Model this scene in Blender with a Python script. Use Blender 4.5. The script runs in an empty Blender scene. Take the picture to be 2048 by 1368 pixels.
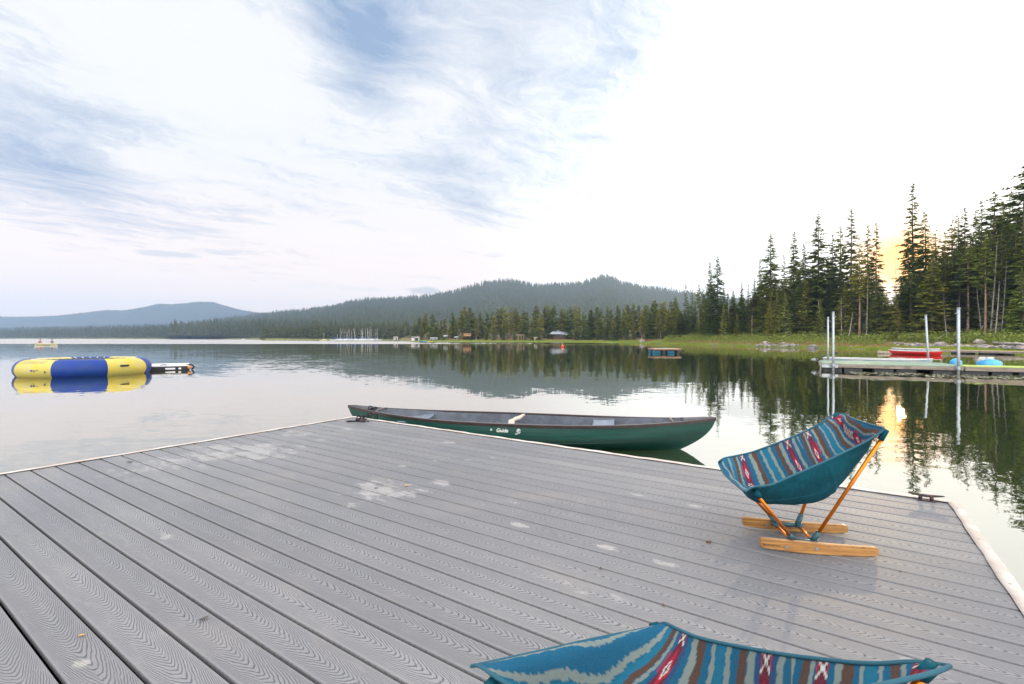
import bpy, bmesh, math, random
import numpy as np
from mathutils import Vector, Matrix, noise as mnoise
R = math.radians
random.seed(7)
rng = np.random.default_rng(11)
C = bpy.context.scene.collection
SC = bpy.context.scene

# ------------------------------------------------------------------ camera / sky / sun / exposure
H = 1.36            # camera height above the water
F = 967.0           # focal length in pixels of the 2048 px wide photograph
DECK = 0.32         # deck surface above the water
cam_d = bpy.data.cameras.new('camera'); cam = bpy.data.objects.new('camera', cam_d); C.objects.link(cam)
cam_d.sensor_width = 36.0; cam_d.lens = 36.0 * F / 2048
cam_d.shift_y = -8 / 2048
cam_d.clip_start = 0.05; cam_d.clip_end = 30000
cam.location = (0, 0, H); cam.rotation_euler = (R(90), 0, 0)
SC.camera = cam
SUN_AZ, SUN_EL = R(38.9), R(6.9)
SUN = Vector((math.sin(SUN_AZ) * math.cos(SUN_EL), math.cos(SUN_AZ) * math.cos(SUN_EL), math.sin(SUN_EL)))
SC.view_settings.view_transform = 'Standard'; SC.view_settings.look = 'None'
SC.view_settings.exposure = 0.0; SC.view_settings.gamma = 1.0
SC.view_settings.use_curve_mapping = False
SC.cycles.use_denoising = True
SC.cycles.max_bounces = 6; SC.cycles.volume_bounces = 1; SC.cycles.transparent_max_bounces = 8
SC.cycles.sample_clamp_indirect = 6.0
SC.cycles.caustics_reflective = False; SC.cycles.caustics_refractive = False


class X:
    """a number or vector socket inside a node tree, with operators that add maths nodes"""
    def __init__(s, nt, k): s.nt, s.k = nt, k
    def _m(s, op, *a):
        n = s.nt.nodes.new('ShaderNodeMath'); n.operation = op
        for i, v in enumerate((s,) + a):
            if isinstance(v, X): s.nt.links.new(v.k, n.inputs[i])
            else: n.inputs[i].default_value = float(v)
        return X(s.nt, n.outputs[0])
    def __add__(s, o): return s._m('ADD', o)
    __radd__ = __add__
    def __sub__(s, o): return s._m('SUBTRACT', o)
    def __rsub__(s, o): return (s * -1.0) + o
    def __mul__(s, o): return s._m('MULTIPLY', o)
    __rmul__ = __mul__
    def __truediv__(s, o): return s._m('DIVIDE', o)
    def abs(s): return s._m('ABSOLUTE')
    def pow(s, o): return s._m('POWER', o)
    def sin(s): return s._m('SINE')
    def max(s, o): return s._m('MAXIMUM', o)
    def min(s, o): return s._m('MINIMUM', o)
    def exp(s): return s._m('EXPONENT')
    def frac(s): return s._m('FRACT')
    def floor(s): return s._m('FLOOR')
    def step(s, a, b, smooth=True, lo=0.0, hi=1.0):
        n = s.nt.nodes.new('ShaderNodeMapRange'); n.clamp = True
        n.interpolation_type = 'SMOOTHSTEP' if smooth else 'LINEAR'
        s.nt.links.new(s.k, n.inputs[0])
        for i, v in enumerate((a, b, lo, hi)): n.inputs[1 + i].default_value = v
        return X(s.nt, n.outputs[0])


def xyz(nt, sock):
    n = nt.nodes.new('ShaderNodeSeparateXYZ'); nt.links.new(sock, n.inputs[0])
    return [X(nt, o) for o in n.outputs]
def vec(nt, a, b, c=0.0):
    n = nt.nodes.new('ShaderNodeCombineXYZ')
    for i, v in enumerate((a, b, c)):
        if isinstance(v, X): nt.links.new(v.k, n.inputs[i])
        else: n.inputs[i].default_value = v
    return n.outputs[0]
def noise(nt, v, scale=1.0, detail=4, rough=.5, dist=0.0, out='Fac'):
    n = nt.nodes.new('ShaderNodeTexNoise')
    n.inputs['Scale'].default_value = scale; n.inputs['Detail'].default_value = detail
    n.inputs['Roughness'].default_value = rough; n.inputs['Distortion'].default_value = dist
    if v is not None: nt.links.new(v, n.inputs['Vector'])
    return X(nt, n.outputs['Fac']) if out == 'Fac' else n.outputs['Color']
def mix(nt, f, a, b, mode='MIX'):
    n = nt.nodes.new('ShaderNodeMix'); n.data_type = 'RGBA'; n.blend_type = mode; n.clamp_factor = True
    for key, v in ((0, f), (6, a), (7, b)):
        if isinstance(v, X): nt.links.new(v.k, n.inputs[key])
        elif isinstance(v, bpy.types.NodeSocket): nt.links.new(v, n.inputs[key])
        elif key == 0: n.inputs[0].default_value = v
        else: n.inputs[key].default_value = (*v[:3], 1)
    return n.outputs[2]
def px_dir(px, py):
    v = Vector(((px - 1024) / F, 1.0, (676 - py) / F)); v.normalize(); return v

# world
W = bpy.data.worlds.new('World'); SC.world = W; W.use_nodes = True
nt = W.node_tree; nt.nodes.clear()
out = nt.nodes.new('ShaderNodeOutputWorld'); bg = nt.nodes.new('ShaderNodeBackground')
nt.links.new(bg.outputs[0], out.inputs[0])
STR = 0.1
bg.inputs[1].default_value = STR
sky = nt.nodes.new('ShaderNodeTexSky'); sky.sky_type = 'NISHITA'; sky.sun_disc = False
sky.sun_elevation = SUN_EL; sky.sun_rotation = SUN_AZ
sky.air_density = 1.2; sky.dust_density = 0.6; sky.ozone_density = 2.0
tc = nt.nodes.new('ShaderNodeTexCoord')
dx, dy, dz = xyz(nt, tc.outputs['Generated'])
def dirdot(v):
    return dx * v[0] + dy * v[1] + dz * v[2]
def blob(px, py, sharp):
    """1 in the direction of a pixel, falling to 0 around it"""
    return ((dirdot(px_dir(px, py)) - 1.0) * sharp).exp()
zz = dz.max(0.0) + 0.09
pu, pv = dx / zz, dy / zz
wn = nt.nodes.new('ShaderNodeSeparateColor'); nt.links.new(noise(nt, vec(nt, pu, pv, 3.0), .8, 3, .5, out='Color'), wn.inputs[0])
wA, wB = X(nt, wn.outputs[0]) - .5, X(nt, wn.outputs[1]) - .5
wn2 = nt.nodes.new('ShaderNodeSeparateColor'); nt.links.new(noise(nt, vec(nt, pu, pv, 8.0), 4.5, 4, .6, out='Color'), wn2.inputs[0])
wC, wD = X(nt, wn2.outputs[0]) - .5, X(nt, wn2.outputs[1]) - .5
def streak(azd, sc, st, z, detail=9, rough=.6, bw=.7, fw=.12):
    """fibrous cirrus: noise drawn out along one compass direction, bent by two warps"""
    ca, sa = math.cos(R(-azd)), math.sin(R(-azd))
    al = pu * (-sa) + pv * ca; ac = pu * ca + pv * sa
    return noise(nt, vec(nt, ac * sc + wA * bw * sc + wC * fw * sc, al * (sc / st) + wB * bw * sc / st, z), 1.0, detail, rough, 0.0)
n1 = streak(40, 1.5, 4.2, 0.0, 9, .62)
n2 = streak(52, 5.0, 3.2, 5.0, 9, .66, .8, .16)
n4 = streak(20, 11.0, 2.6, 12.0, 8, .70, 1.0, .22)
n3 = noise(nt, vec(nt, pu + wA * .8, pv + wB * .8, 9.0), .75, 8, .62)
sdot = dirdot(SUN).max(0.0)
lowc = dz.step(.02, .20, True, .35, 1.0)
cov = ((n1 - .5) * 1.1 + (n2 - .5) * 1.25 + (n4 - .5) * .75 + (n3 - .5) * .8) * lowc + .79
cov = cov + sdot.pow(8.0) * .44 + .03
cov = cov + dz.step(.30, .04) * .34
for (px, py, sh, am) in ((735, 65, 150, .62), (640, 15, 200, .26), (715, 190, 420, .30), (125, 335, 200, .20), (30, 275, 150, .10), (-60, 60, 30, .12), (300, 395, 160, .12), (470, 425, 160, .14), (640, 420, 90, .04),
                         (880, 270, 500, .15), (1260, 140, 220, .34), (1130, 60, 60, .18), (1010, 320, 70, .16), (860, 330, 40, -.16), (560, 260, 60, -.14), (300, 110, 40, -.14), (1180, 300, 160, .10), (60, 450, 120, -.10), (150, 60, 40, -.10), (420, 160, 60, -.15), (300, 335, 600, -.18), (430, 310, 500, -.14), (560, 60, 100, -.10), (880, 215, 900, -.12)):
    cov = cov - blob(px, py, sh) * am
cl = cov.step(.22, .98, False, .14, 1.0)
thick = cov.step(.75, 1.25)
# colours (divided by the background strength)
k = 1.0 / STR
warm = sdot.pow(3.0)
cloud = mix(nt, sdot.step(.70, .95), (.92 * k, .935 * k, .97 * k), (1.7 * k, 1.68 * k, 1.64 * k))
cloud = mix(nt, thick * .5, cloud, (1.05 * k, 1.04 * k, 1.03 * k), 'LIGHTEN')
low = dz.step(.34, .04)
cloud = mix(nt, low * .8 * (1.0 - sdot.step(.72, .97)) * .85, cloud, (1.35 * k, 1.06 * k, .94 * k))
# grey small clouds low over the hills
gn = noise(nt, vec(nt, dx * 1.0, dy * 1.0, dz * 3.5), 11.0, 6, .6)
for (px, py, wx, wy, am, colr) in ((840, 582, 60, 9, .75, (.62, .62, .64)), (620, 569, 55, 9, .55, (1.1, 1.0, .93)), (735, 577, 60, 7, .5, (1.0, .93, .88)),
                                   (1340, 572, 60, 9, .55, (.74, .75, .77)), (1470, 535, 90, 17, .55, (.80, .81, .83)), (340, 509, 50, 5, .6, (.66, .70, .76)),
                                   (1660, 360, 60, 12, .35, (.8, .8, .82))):
    v = px_dir(px, py)
    az0 = math.atan2(v.x, v.y)
    daz = (dx * math.cos(az0) - dy * math.sin(az0)) / (wx / F * .8) ; dzz = (dz - v.z) / (wy / F)
    q = (daz * daz + dzz * dzz)
    m = (1.45 - q.pow(.7) + (gn - .5) * 4.2).step(.3, 1.2) * dy.step(0, .1)
    cloud = mix(nt, m * am, cloud, tuple(c * k for c in colr))
tint = nt.nodes.new('ShaderNodeMix'); tint.data_type = 'RGBA'; tint.blend_type = 'MULTIPLY'; tint.inputs[0].default_value = 1
nt.links.new(sky.outputs[0], tint.inputs[6]); tint.inputs[7].default_value = (1.0, 1.0, 1.0, 1)
blue = mix(nt, .7, tint.outputs[2], (.28 * k, .46 * k, .78 * k))
col = mix(nt, cl, blue, cloud)
# golden air around the low sun
g1 = ((sdot - 1.0) * 800.0).exp(); g2 = ((sdot - 1.0) * 60.0).exp()
col = mix(nt, g2 * .55, col, (1.9 * k, 1.75 * k, 1.45 * k))
col = mix(nt, (g1 * 1.3).min(1.0), col, (3.2 * k, 1.35 * k, .07 * k))
# fill brightness added to the unseen sky overhead and behind the camera
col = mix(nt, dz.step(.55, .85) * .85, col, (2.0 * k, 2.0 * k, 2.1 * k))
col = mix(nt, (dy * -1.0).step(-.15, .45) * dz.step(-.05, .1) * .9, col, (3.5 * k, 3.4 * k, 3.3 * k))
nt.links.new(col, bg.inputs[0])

sun_d = bpy.data.lights.new('sun', 'SUN'); sun_d.energy = 2.6; sun_d.angle = R(.6); sun_d.color = (1.0, .74, .42)
sun = bpy.data.objects.new('sun', sun_d); C.objects.link(sun)
sun.rotation_euler = (-SUN).to_track_quat('-Z', 'Y').to_euler()

# ------------------------------------------------------------------ helpers
def at(px, Y, z=0.0):
    """world point seen at pixel column px at depth Y"""
    return Vector(((px - 1024) / F * Y, Y, z))
def on(px, py, z=0.0):
    """world point of height z seen at a pixel"""
    Y = (H - z) * F / (py - 676)
    return at(px, Y, z)
def hz(py, Y):
    return H + Y * (676 - py) / F
def tag(o, label=None, cat=None, group=None, kind=None):
    for kk, v in (('label', label), ('category', cat), ('group', group), ('kind', kind)):
        if v: o[kk] = v
    return o
def empty(name, loc=(0, 0, 0), rz=0.0):
    o = bpy.data.objects.new(name, None); C.objects.link(o)
    o.location = loc; o.rotation_euler = (0, 0, rz); o.empty_display_size = .1
    return o
def link(name, me, mats=None, parent=None, smooth=False):
    o = bpy.data.objects.new(name, me); C.objects.link(o)
    if mats is not None:
        for m in (mats if isinstance(mats, (list, tuple)) else [mats]): me.materials.append(m)
    if parent: o.parent = parent
    if smooth: me.shade_smooth()
    return o
def mesh_np(name, V, Fc, mats=None, parent=None, smooth=False, mi=None):
    """mesh from numpy verts and equal-length faces"""
    me = bpy.data.meshes.new(name)
    V = np.asarray(V, dtype=np.float32); Fc = np.asarray(Fc, dtype=np.int32)
    n = Fc.shape[1]
    me.vertices.add(len(V)); me.vertices.foreach_set('co', V.ravel())
    me.loops.add(Fc.size); me.loops.foreach_set('vertex_index', Fc.ravel())
    me.polygons.add(len(Fc)); me.polygons.foreach_set('loop_start', np.arange(len(Fc), dtype=np.int32) * n)
    if mi is not None: me.polygons.foreach_set('material_index', np.asarray(mi, dtype=np.int32))
    me.update(calc_edges=True); me.validate()
    return link(name, me, mats, parent, smooth)


class MB:
    """collects boxes, tubes and lofts; build() links them as one mesh object"""
    def __init__(s): s.bm = bmesh.new(); s.m = 0
    def _tag(s, faces):
        for f in faces: f.material_index = s.m
    def box(s, c, d, rot=None, bev=0.0, mat4=None):
        r = bmesh.ops.create_cube(s.bm, size=1.0)
        vs = r['verts']
        M = Matrix.Translation(Vector(c)) @ (rot.to_4x4() if rot is not None else Matrix()) @ Matrix.Diagonal((*d, 1))
        if mat4 is not None: M = mat4 @ M
        bmesh.ops.transform(s.bm, matrix=M, verts=vs)
        fs = set(f for v in vs for f in v.link_faces)
        if bev > 0:
            es = list(set(e for v in vs for e in v.link_edges))
            rr = bmesh.ops.bevel(s.bm, geom=es, offset=bev, segments=2, profile=.6, affect='EDGES')
            fs = set(rr['faces']) | set(f for f in fs if f.is_valid)
        s._tag([f for f in fs if f.is_valid]); return s
    def tube(s, pts, r, seg=10, cap=True, r2=None):
        pts = [Vector(p) for p in pts]; n = len(pts); rings = []
        up = None
        for i, p in enumerate(pts):
            d = (pts[min(i + 1, n - 1)] - pts[max(i - 1, 0)]).normalized()
            if up is None:
                up = d.orthogonal().normalized()
            else:
                up = (up - d * up.dot(d))
                up = up.normalized() if up.length > 1e-6 else d.orthogonal().normalized()
            b = d.cross(up)
            rr = (r[i] if isinstance(r, (list, tuple)) else (r if r2 is None else r + (r2 - r) * i / max(1, n - 1)))
            rings.append([s.bm.verts.new(p + (up * math.cos(a) + b * math.sin(a)) * rr)
                          for a in [2 * math.pi * k / seg for k in range(seg)]])
        fs = []
        for i in range(n - 1):
            for k in range(seg):
                fs.append(s.bm.faces.new((rings[i][k], rings[i][(k + 1) % seg], rings[i + 1][(k + 1) % seg], rings[i + 1][k])))
        if cap:
            fs.append(s.bm.faces.new(rings[0][::-1])); fs.append(s.bm.faces.new(rings[-1]))
        s._tag(fs); return s
    def loft(s, rows, closed=False, capends=False):
        vs = [[s.bm.verts.new(p) for p in row] for row in rows]; fs = []
        for i in range(len(vs) - 1):
            m = len(vs[i])
            for k in range(m if closed else m - 1):
                try: fs.append(s.bm.faces.new((vs[i][k], vs[i][(k + 1) % m], vs[i + 1][(k + 1) % m], vs[i + 1][k])))
                except ValueError: pass
        if capends:
            fs.append(s.bm.faces.new(vs[0][::-1])); fs.append(s.bm.faces.new(vs[-1]))
        s._tag(fs); return s
    def prism(s, outline, z0, z1, mat4=None):
        a = [s.bm.verts.new((x, y, z0)) for x, y in outline]; b = [s.bm.verts.new((x, y, z1)) for x, y in outline]
        n = len(a); fs = [s.bm.faces.new(a[::-1]), s.bm.faces.new(b)]
        for i in range(n): fs.append(s.bm.faces.new((a[i], a[(i + 1) % n], b[(i + 1) % n], b[i])))
        if mat4 is not None: bmesh.ops.transform(s.bm, matrix=mat4, verts=a + b)
        s._tag(fs); return s
    def ball(s, c, d, seg=16, ring=10, rot=None):
        r = bmesh.ops.create_uvsphere(s.bm, u_segments=seg, v_segments=ring, radius=.5)
        M = Matrix.Translation(Vector(c)) @ (rot.to_4x4() if rot is not None else Matrix()) @ Matrix.Diagonal((*d, 1))
        bmesh.ops.transform(s.bm, matrix=M, verts=r['verts'])
        s._tag(set(f for v in r['verts'] for f in v.link_faces)); return s
    def build(s, name, mats, parent=None, smooth=False, recalc=True):
        if recalc: bmesh.ops.recalc_face_normals(s.bm, faces=s.bm.faces)
        me = bpy.data.meshes.new(name); s.bm.to_mesh(me); s.bm.free()
        o = link(name, me, mats, parent, smooth)
        return o
def autosmooth(o, ang=40):
    me = o.data; me.shade_smooth()
    try: me.set_sharp_from_angle(angle=R(ang))
    except Exception: pass
    return o

MATS = {}
def mat(name, col, rough=.6, metal=0.0, spec=.5, var=0.0, vscale=6.0, bump=0.0, bscale=40.0, col2=None, sub=None, coat=0.0):
    """procedural material: base colour varied by noise, optional bump"""
    if name in MATS: return MATS[name]
    m = bpy.data.materials.new(name); m.use_nodes = True; t = m.node_tree
    b = t.nodes['Principled BSDF']
    b.inputs['Roughness'].default_value = rough; b.inputs['Metallic'].default_value = metal
    b.inputs['Specular IOR Level'].default_value = spec; b.inputs['Coat Weight'].default_value = coat
    tcn = t.nodes.new('ShaderNodeTexCoord')
    if var > 0 or col2 is not None:
        n = noise(t, tcn.outputs['Object'], vscale, 6, .6)
        c2 = col2 if col2 is not None else tuple(c * (1 - var) for c in col)
        c = mix(t, n.step(.35, .65), col, c2)
        t.links.new(c, b.inputs['Base Color'])
    else:
        b.inputs['Base Color'].default_value = (*col, 1)
    if bump > 0:
        n = noise(t, tcn.outputs['Object'], bscale, 5, .6)
        bn = t.nodes.new('ShaderNodeBump'); bn.inputs['Strength'].default_value = bump; bn.inputs['Distance'].default_value = .01
        t.links.new(n.k, bn.inputs['Height']); t.links.new(bn.outputs[0], b.inputs['Normal'])
    MATS[name] = m; return m
def smooth_curve(pts, n):
    """Catmull-Rom through points, n samples, parametrised by chord length"""
    P = [Vector(p) for p in pts]; L = [0.0]
    for a, b in zip(P, P[1:]): L.append(L[-1] + (b - a).length)
    res = []
    for i in range(n):
        s = L[-1] * i / (n - 1); j = 0
        while j < len(P) - 2 and s > L[j + 1]: j += 1
        t = (s - L[j]) / max(1e-9, L[j + 1] - L[j])
        p0 = P[j - 1] if j > 0 else P[0] * 2 - P[1]
        p3 = P[j + 2] if j + 2 < len(P) else P[-1] * 2 - P[-2]
        p1, p2 = P[j], P[j + 1]
        res.append(.5 * ((2 * p1) + (p2 - p0) * t + (2 * p0 - 5 * p1 + 4 * p2 - p3) * t * t + (3 * p1 - p0 - 3 * p2 + p3) * t ** 3))
    return res
def interp(tab, x):
    xs = [a for a, _ in tab]; ys = [b for _, b in tab]
    return float(np.interp(x, xs, ys))

# ------------------------------------------------------------------ water
m = bpy.data.materials.new('lake_water'); m.use_nodes = True; t = m.node_tree
b = t.nodes['Principled BSDF']
geo = t.nodes.new('ShaderNodeNewGeometry')
wx, wy, wz = xyz(t, geo.outputs['Position'])
patch = noise(t, vec(t, wx * .05, wy * .035, 2.0), 1.0, 3, .5)
far = (wy + wx * .05 + (patch - .5) * 10.0).step(104.0, 116.0) * (wx * -1.0 + wy * -.1).step(-45.0, -8.0)          # breeze-ruffled water towards the far shore
leftside = (wx * -1.0 - wy * .12).step(-6.0, 12.0)
mid = patch.step(.38, .66) * leftside
def slopes(sx, sy, scale, detail, z):
    c = noise(t, vec(t, wx * sx, wy * sy, z), scale, detail, .55, .2, out='Color')
    s = t.nodes.new('ShaderNodeSeparateColor'); t.links.new(c, s.inputs[0])
    return X(t, s.outputs[0]) - .5, X(t, s.outputs[1]) - .5
a1, b1 = slopes(.55, .8, 1.0, 2, 0.0)
a2, b2 = slopes(1.0, 1.5, 3.2, 3, 7.0)
a3, b3 = slopes(1.0, 1.2, 14.0, 2, 4.0)
calm = wy.step(3.0, 16.0, lo=1.0, hi=.55)
k1 = (mid * .045 + .022) * calm + far * .10
k2 = (mid * .055 + .034) * calm + far * .12
k3 = (mid * .012 + .004) + far * .10
nx = a1 * k1 + a2 * k2 + a3 * k3
ny = b1 * k1 * 1.1 + b2 * k2 * 1.2 + b3 * k3 - far * .085 - mid * .002
nn = t.nodes.new('ShaderNodeVectorMath'); nn.operation = 'NORMALIZE'
t.links.new(vec(t, nx, ny, 1.0), nn.inputs[0])
shallow = noise(t, vec(t, wx * .3, wy * .3, 0.0), .6, 3)
wcol = mix(t, shallow.step(.3, .7), (.018, .035, .010), (.030, .045, .014))
t.nodes.remove(b)
wo = [n for n in t.nodes if n.type == 'OUTPUT_MATERIAL'][0]
fr = t.nodes.new('ShaderNodeFresnel'); fr.inputs['IOR'].default_value = 1.33; t.links.new(nn.outputs[0], fr.inputs['Normal'])
df = t.nodes.new('ShaderNodeBsdfDiffuse'); gl = t.nodes.new('ShaderNodeBsdfGlossy'); gl.inputs['Roughness'].default_value = .015
gl.inputs['Color'].default_value = (1.0, .97, .925, 1)
t.links.new(wcol, df.inputs['Color']); t.links.new(nn.outputs[0], gl.inputs['Normal'])
ms = t.nodes.new('ShaderNodeMixShader'); fac = X(t, fr.outputs[0]).pow(.36); t.links.new(fac.k, ms.inputs[0])
t.links.new(df.outputs[0], ms.inputs[1]); t.links.new(gl.outputs[0], ms.inputs[2]); t.links.new(ms.outputs[0], wo.inputs[0])
WATER = m
V, Fc = [], []
rad = [0.0, 3, 6, 12, 25, 50, 100, 200, 400, 900, 2200, 5200]
for r_ in rad:
    for j in range(48):
        a = 2 * math.pi * j / 48; V.append((r_ * math.sin(a), r_ * math.cos(a), 0))
for i in range(len(rad) - 1):
    for j in range(48):
        j2 = (j + 1) % 48; Fc.append((i * 48 + j, i * 48 + j2, (i + 1) * 48 + j2, (i + 1) * 48 + j))
water = mesh_np('lake_water', V, Fc, WATER, smooth=True); tag(water, kind='structure')

# ------------------------------------------------------------------ land
SHORE = [(-2600, 1150), (-1200, 1080), (-400, 1000), (0, 900), (200, 720), (400, 560), (500, 480), (521, 420), (524, 300), (560, 285), (640, 262), (700, 258), (760, 250),
         (800, 236), (812, 200), (822, 172), (845, 160), (900, 152), (960, 149), (1000, 147), (1100, 143), (1200, 136), (1262, 127), (1300, 113), (1350, 102),
         (1400, 92), (1440, 85), (1500, 75), (1560, 69), (1640, 64), (1700, 60), (1780, 54), (1840, 50), (1900, 46.5), (1960, 43), (2048, 37.5), (2150, 34), (2400, 30), (3200, 25)]
def shoreY(px): return interp(SHORE, px)
# height above the water by distance inland (measured along depth), for near and far shores
def land_h(px, d):
    """d in metres of depth behind the waterline"""
    near = [(0, 0), (1.5, .10), (5, .30), (8, .62), (12, 1.15), (16, 1.55), (24, 1.95), (60, 3.2), (160, 7), (400, 14)]
    rightm = [(0, 0), (2, .08), (9, .25), (12, .9), (16, 1.45), (22, 1.75), (40, 2.4), (160, 7), (400, 14)]
    midm = [(0, 0), (2, .12), (10, .45), (18, .8), (26, 1.6), (60, 2.4), (200, 9), (400, 20)]
    farm = [(0, 0), (3, .5), (10, 1.2), (40, 2), (120, 5), (300, 13), (600, 22), (1200, 30)]
    w = [(520, 0), (600, .5), (820, 1), (1230, 1), (1380, 2), (1700, 2), (1900, 3), (2600, 3)]
    k = interp(w, px); i = int(min(k, 2)); f = k - i
    T = (farm, midm, near, rightm)
    return interp(T[i], d) * (1 - f) + interp(T[i + 1], d) * f
def land_z(px, Y):
    d = Y - shoreY(px)
    if d < 0: return 0.0
    x = (px - 1024) / F * Y
    n = mnoise.fractal(Vector((x * .12, Y * .12, 0)), 1.0, 2.0, 3)
    return land_h(px, d) + n * .16 * min(1, d / 4)
pxs = sorted(set(list(np.linspace(-2600, -300, 30)) + list(np.linspace(-290, 1250, 200)) + list(np.linspace(1256, 2400, 260)) + list(np.linspace(2410, 3200, 20))))
ds = [-6, -1.5, 0, .5, 1.2, 2, 3, 4, 5, 6, 7, 8, 9, 10, 11, 12, 13, 14, 15, 16, 18, 20, 23, 27, 33, 42, 60, 90, 140, 220, 320, 500, 800]
V = []
for px in pxs:
    s0 = shoreY(px); w0 = mnoise.fractal(Vector((px * .03, 0, 0)), 1.0, 2.0, 3) * .8 * (s0 / 60)
    for d in ds:
        Y = s0 + d + (w0 if -2 < d < 6 else 0)
        z = -.5 if d < -2 else (-.12 if d < 0 else (.015 if d == 0 else land_z(px, s0 + d) + .01))
        V.append(((px - 1024) / F * Y, Y, z))
m_ = len(ds)
Fc = [(i * m_ + j, (i + 1) * m_ + j, (i + 1) * m_ + j + 1, i * m_ + j + 1) for i in range(len(pxs) - 1) for j in range(m_ - 1)]
m = bpy.data.materials.new('shore_ground'); m.use_nodes = True; t = m.node_tree; b = t.nodes['Principled BSDF']
geo = t.nodes.new('ShaderNodeNewGeometry'); gx, gy, gz = xyz(t, geo.outputs['Position'])
nA = noise(t, geo.outputs['Position'], .35, 6, .6); nB = noise(t, geo.outputs['Position'], 2.2, 6, .65); nC = noise(t, geo.outputs['Position'], 9, 4, .6)
zn = gz + (nA - .5) * .5
mud = (.20, .16, .11); lush = (.19, .25, .055); dry = (.27, .20, .09); duff = (.060, .055, .030)
c = mix(t, zn.step(.03, .10), mud, lush)
c = mix(t, zn.step(.35, .65), c, mix(t, nB.step(.42, .6), dry, (.12, .14, .035)))
c = mix(t, zn.step(1.2, 1.7), c, duff)
c = mix(t, nC.step(.35, .7), c, mix(t, .35, c, (.03, .03, .015)))
t.links.new(c, b.inputs['Base Color']); b.inputs['Roughness'].default_value = 1.0; b.inputs['Specular IOR Level'].default_value = .1
bn = t.nodes.new('ShaderNodeBump'); bn.inputs['Distance'].default_value = .3; t.links.new(nB.k, bn.inputs['Height']); t.links.new(bn.outputs[0], b.inputs['Normal'])
land = mesh_np('shore_land', V, Fc, m, smooth=True); tag(land, kind='structure')

# hills: a front of rows from the foot to the crest, then down behind
def hill(name, crest, Yc, Yf, Yb, foot, material, rough=1.0, step=6, seed=0.0):
    x0, x1 = crest[0][0], crest[-1][0]
    cols = np.arange(x0, x1 + 1, step); nr = 26; V = []
    for px in cols:
        zc = hz(interp(crest, px), Yc)
        for j in range(nr + 5):
            if j <= nr:
                f = j / nr; Y = Yf + (Yc - Yf) * f
                z = foot + (zc - foot) * (f ** 1.25)
            else:
                f = (j - nr) / 5; Y = Yc + (Yb - Yc) * f; z = zc * (1 - f * f)
            X_ = (px - 1024) / F * Y
            n = mnoise.fractal(Vector((X_ / (Yc * .06), Y / (Yc * .06), seed)), 1.0, 2.0, 4)
            amp = (0 if j == nr else .06) * (zc - foot) * rough
            V.append((X_, Y, z + n * amp * math.sin(math.pi * min(1, f)) if j != nr else z))
    m_ = nr + 5
    Fc = [(i * m_ + j, (i + 1) * m_ + j, (i + 1) * m_ + j + 1, i * m_ + j + 1) for i in range(len(cols) - 1) for j in range(m_ - 1)]
    o = mesh_np(name, V, Fc, material, smooth=True); tag(o, kind='structure')
    return o
hillmat = mat('wooded_slope', (.030, .038, .026), 1.0, spec=.05, col2=(.050, .052, .038), vscale=.03)
farmat = mat('far_wooded_slope', (.028, .040, .050), 1.0, spec=.05, col2=(.040, .050, .058), vscale=.008)  # blue of the distance haze is put into this base colour
FAR = [(-900, 628), (-500, 632), (-200, 636), (0, 634), (60, 634), (110, 632), (160, 627), (210, 621), (250, 621), (285, 615), (318, 608), (345, 609), (372, 607), (395, 604), (425, 604), (448, 611),
       (480, 620), (520, 626), (580, 631), (700, 640), (900, 655)]
MIDR = [(330, 662), (420, 647), (480, 640), (540, 632), (570, 628), (620, 624), (670, 617), (700, 608), (735, 603), (800, 601), (860, 596), (905, 588), (940, 577), (970, 570), (1005, 566), (1035, 567), (1060, 573),
        (1100, 575), (1130, 571), (1165, 571), (1190, 560), (1207, 555), (1225, 558), (1242, 568), (1270, 575), (1310, 581), (1360, 588), (1450, 600), (1700, 625), (2000, 650)]
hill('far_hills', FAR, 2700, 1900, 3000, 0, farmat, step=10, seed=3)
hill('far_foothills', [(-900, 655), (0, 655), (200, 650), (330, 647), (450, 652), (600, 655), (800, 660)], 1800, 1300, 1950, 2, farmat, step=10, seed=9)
hill('wooded_ridge', MIDR, 1500, 520, 1900, 4, hillmat, seed=5)
def ridge_z(px, f):
    zc = hz(interp(MIDR, px), 1500); return 4 + (zc - 4) * (f ** 1.25)

# ------------------------------------------------------------------ foliage materials
def leafmat(name, c1, c2, trans=(.32, .26, .03), tw=.32, vs=3.0):
    m = bpy.data.materials.new(name); m.use_nodes = True; t = m.node_tree; t.nodes.clear()
    o = t.nodes.new('ShaderNodeOutputMaterial'); d = t.nodes.new('ShaderNodeBsdfDiffuse'); tr = t.nodes.new('ShaderNodeBsdfTranslucent'); mx = t.nodes.new('ShaderNodeMixShader')
    g = t.nodes.new('ShaderNodeNewGeometry'); oi = t.nodes.new('ShaderNodeObjectInfo')
    n = noise(t, g.outputs['Position'], vs * .25, 3, .6)
    rp = X(t, g.outputs['Random Per Island']); ro = X(t, oi.outputs['Random'])
    f = (n - .5) * .8 + rp * .55 + (ro - .5) * .7 + .2
    c = mix(t, f.min(1.0).max(0.0), c1, c2)
    t.links.new(c, d.inputs[0]); t.links.new(mix(t, .5, c, trans), tr.inputs[0]); mx.inputs[0].default_value = tw
    t.links.new(d.outputs[0], mx.inputs[1]); t.links.new(tr.outputs[0], mx.inputs[2]); t.links.new(mx.outputs[0], o.inputs[0])
    return m
L_DARK = leafmat('dark_needles', (.066, .120, .036), (.200, .260, .066))
L_MID = leafmat('mid_needles', (.105, .165, .040), (.280, .330, .075))
L_YEL = leafmat('yellow_green_needles', (.165, .190, .030), (.420, .400, .075), (.2, .16, .02), .3)
L_FAR = leafmat('far_needles', (.030, .042, .026), (.066, .076, .040))
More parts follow.
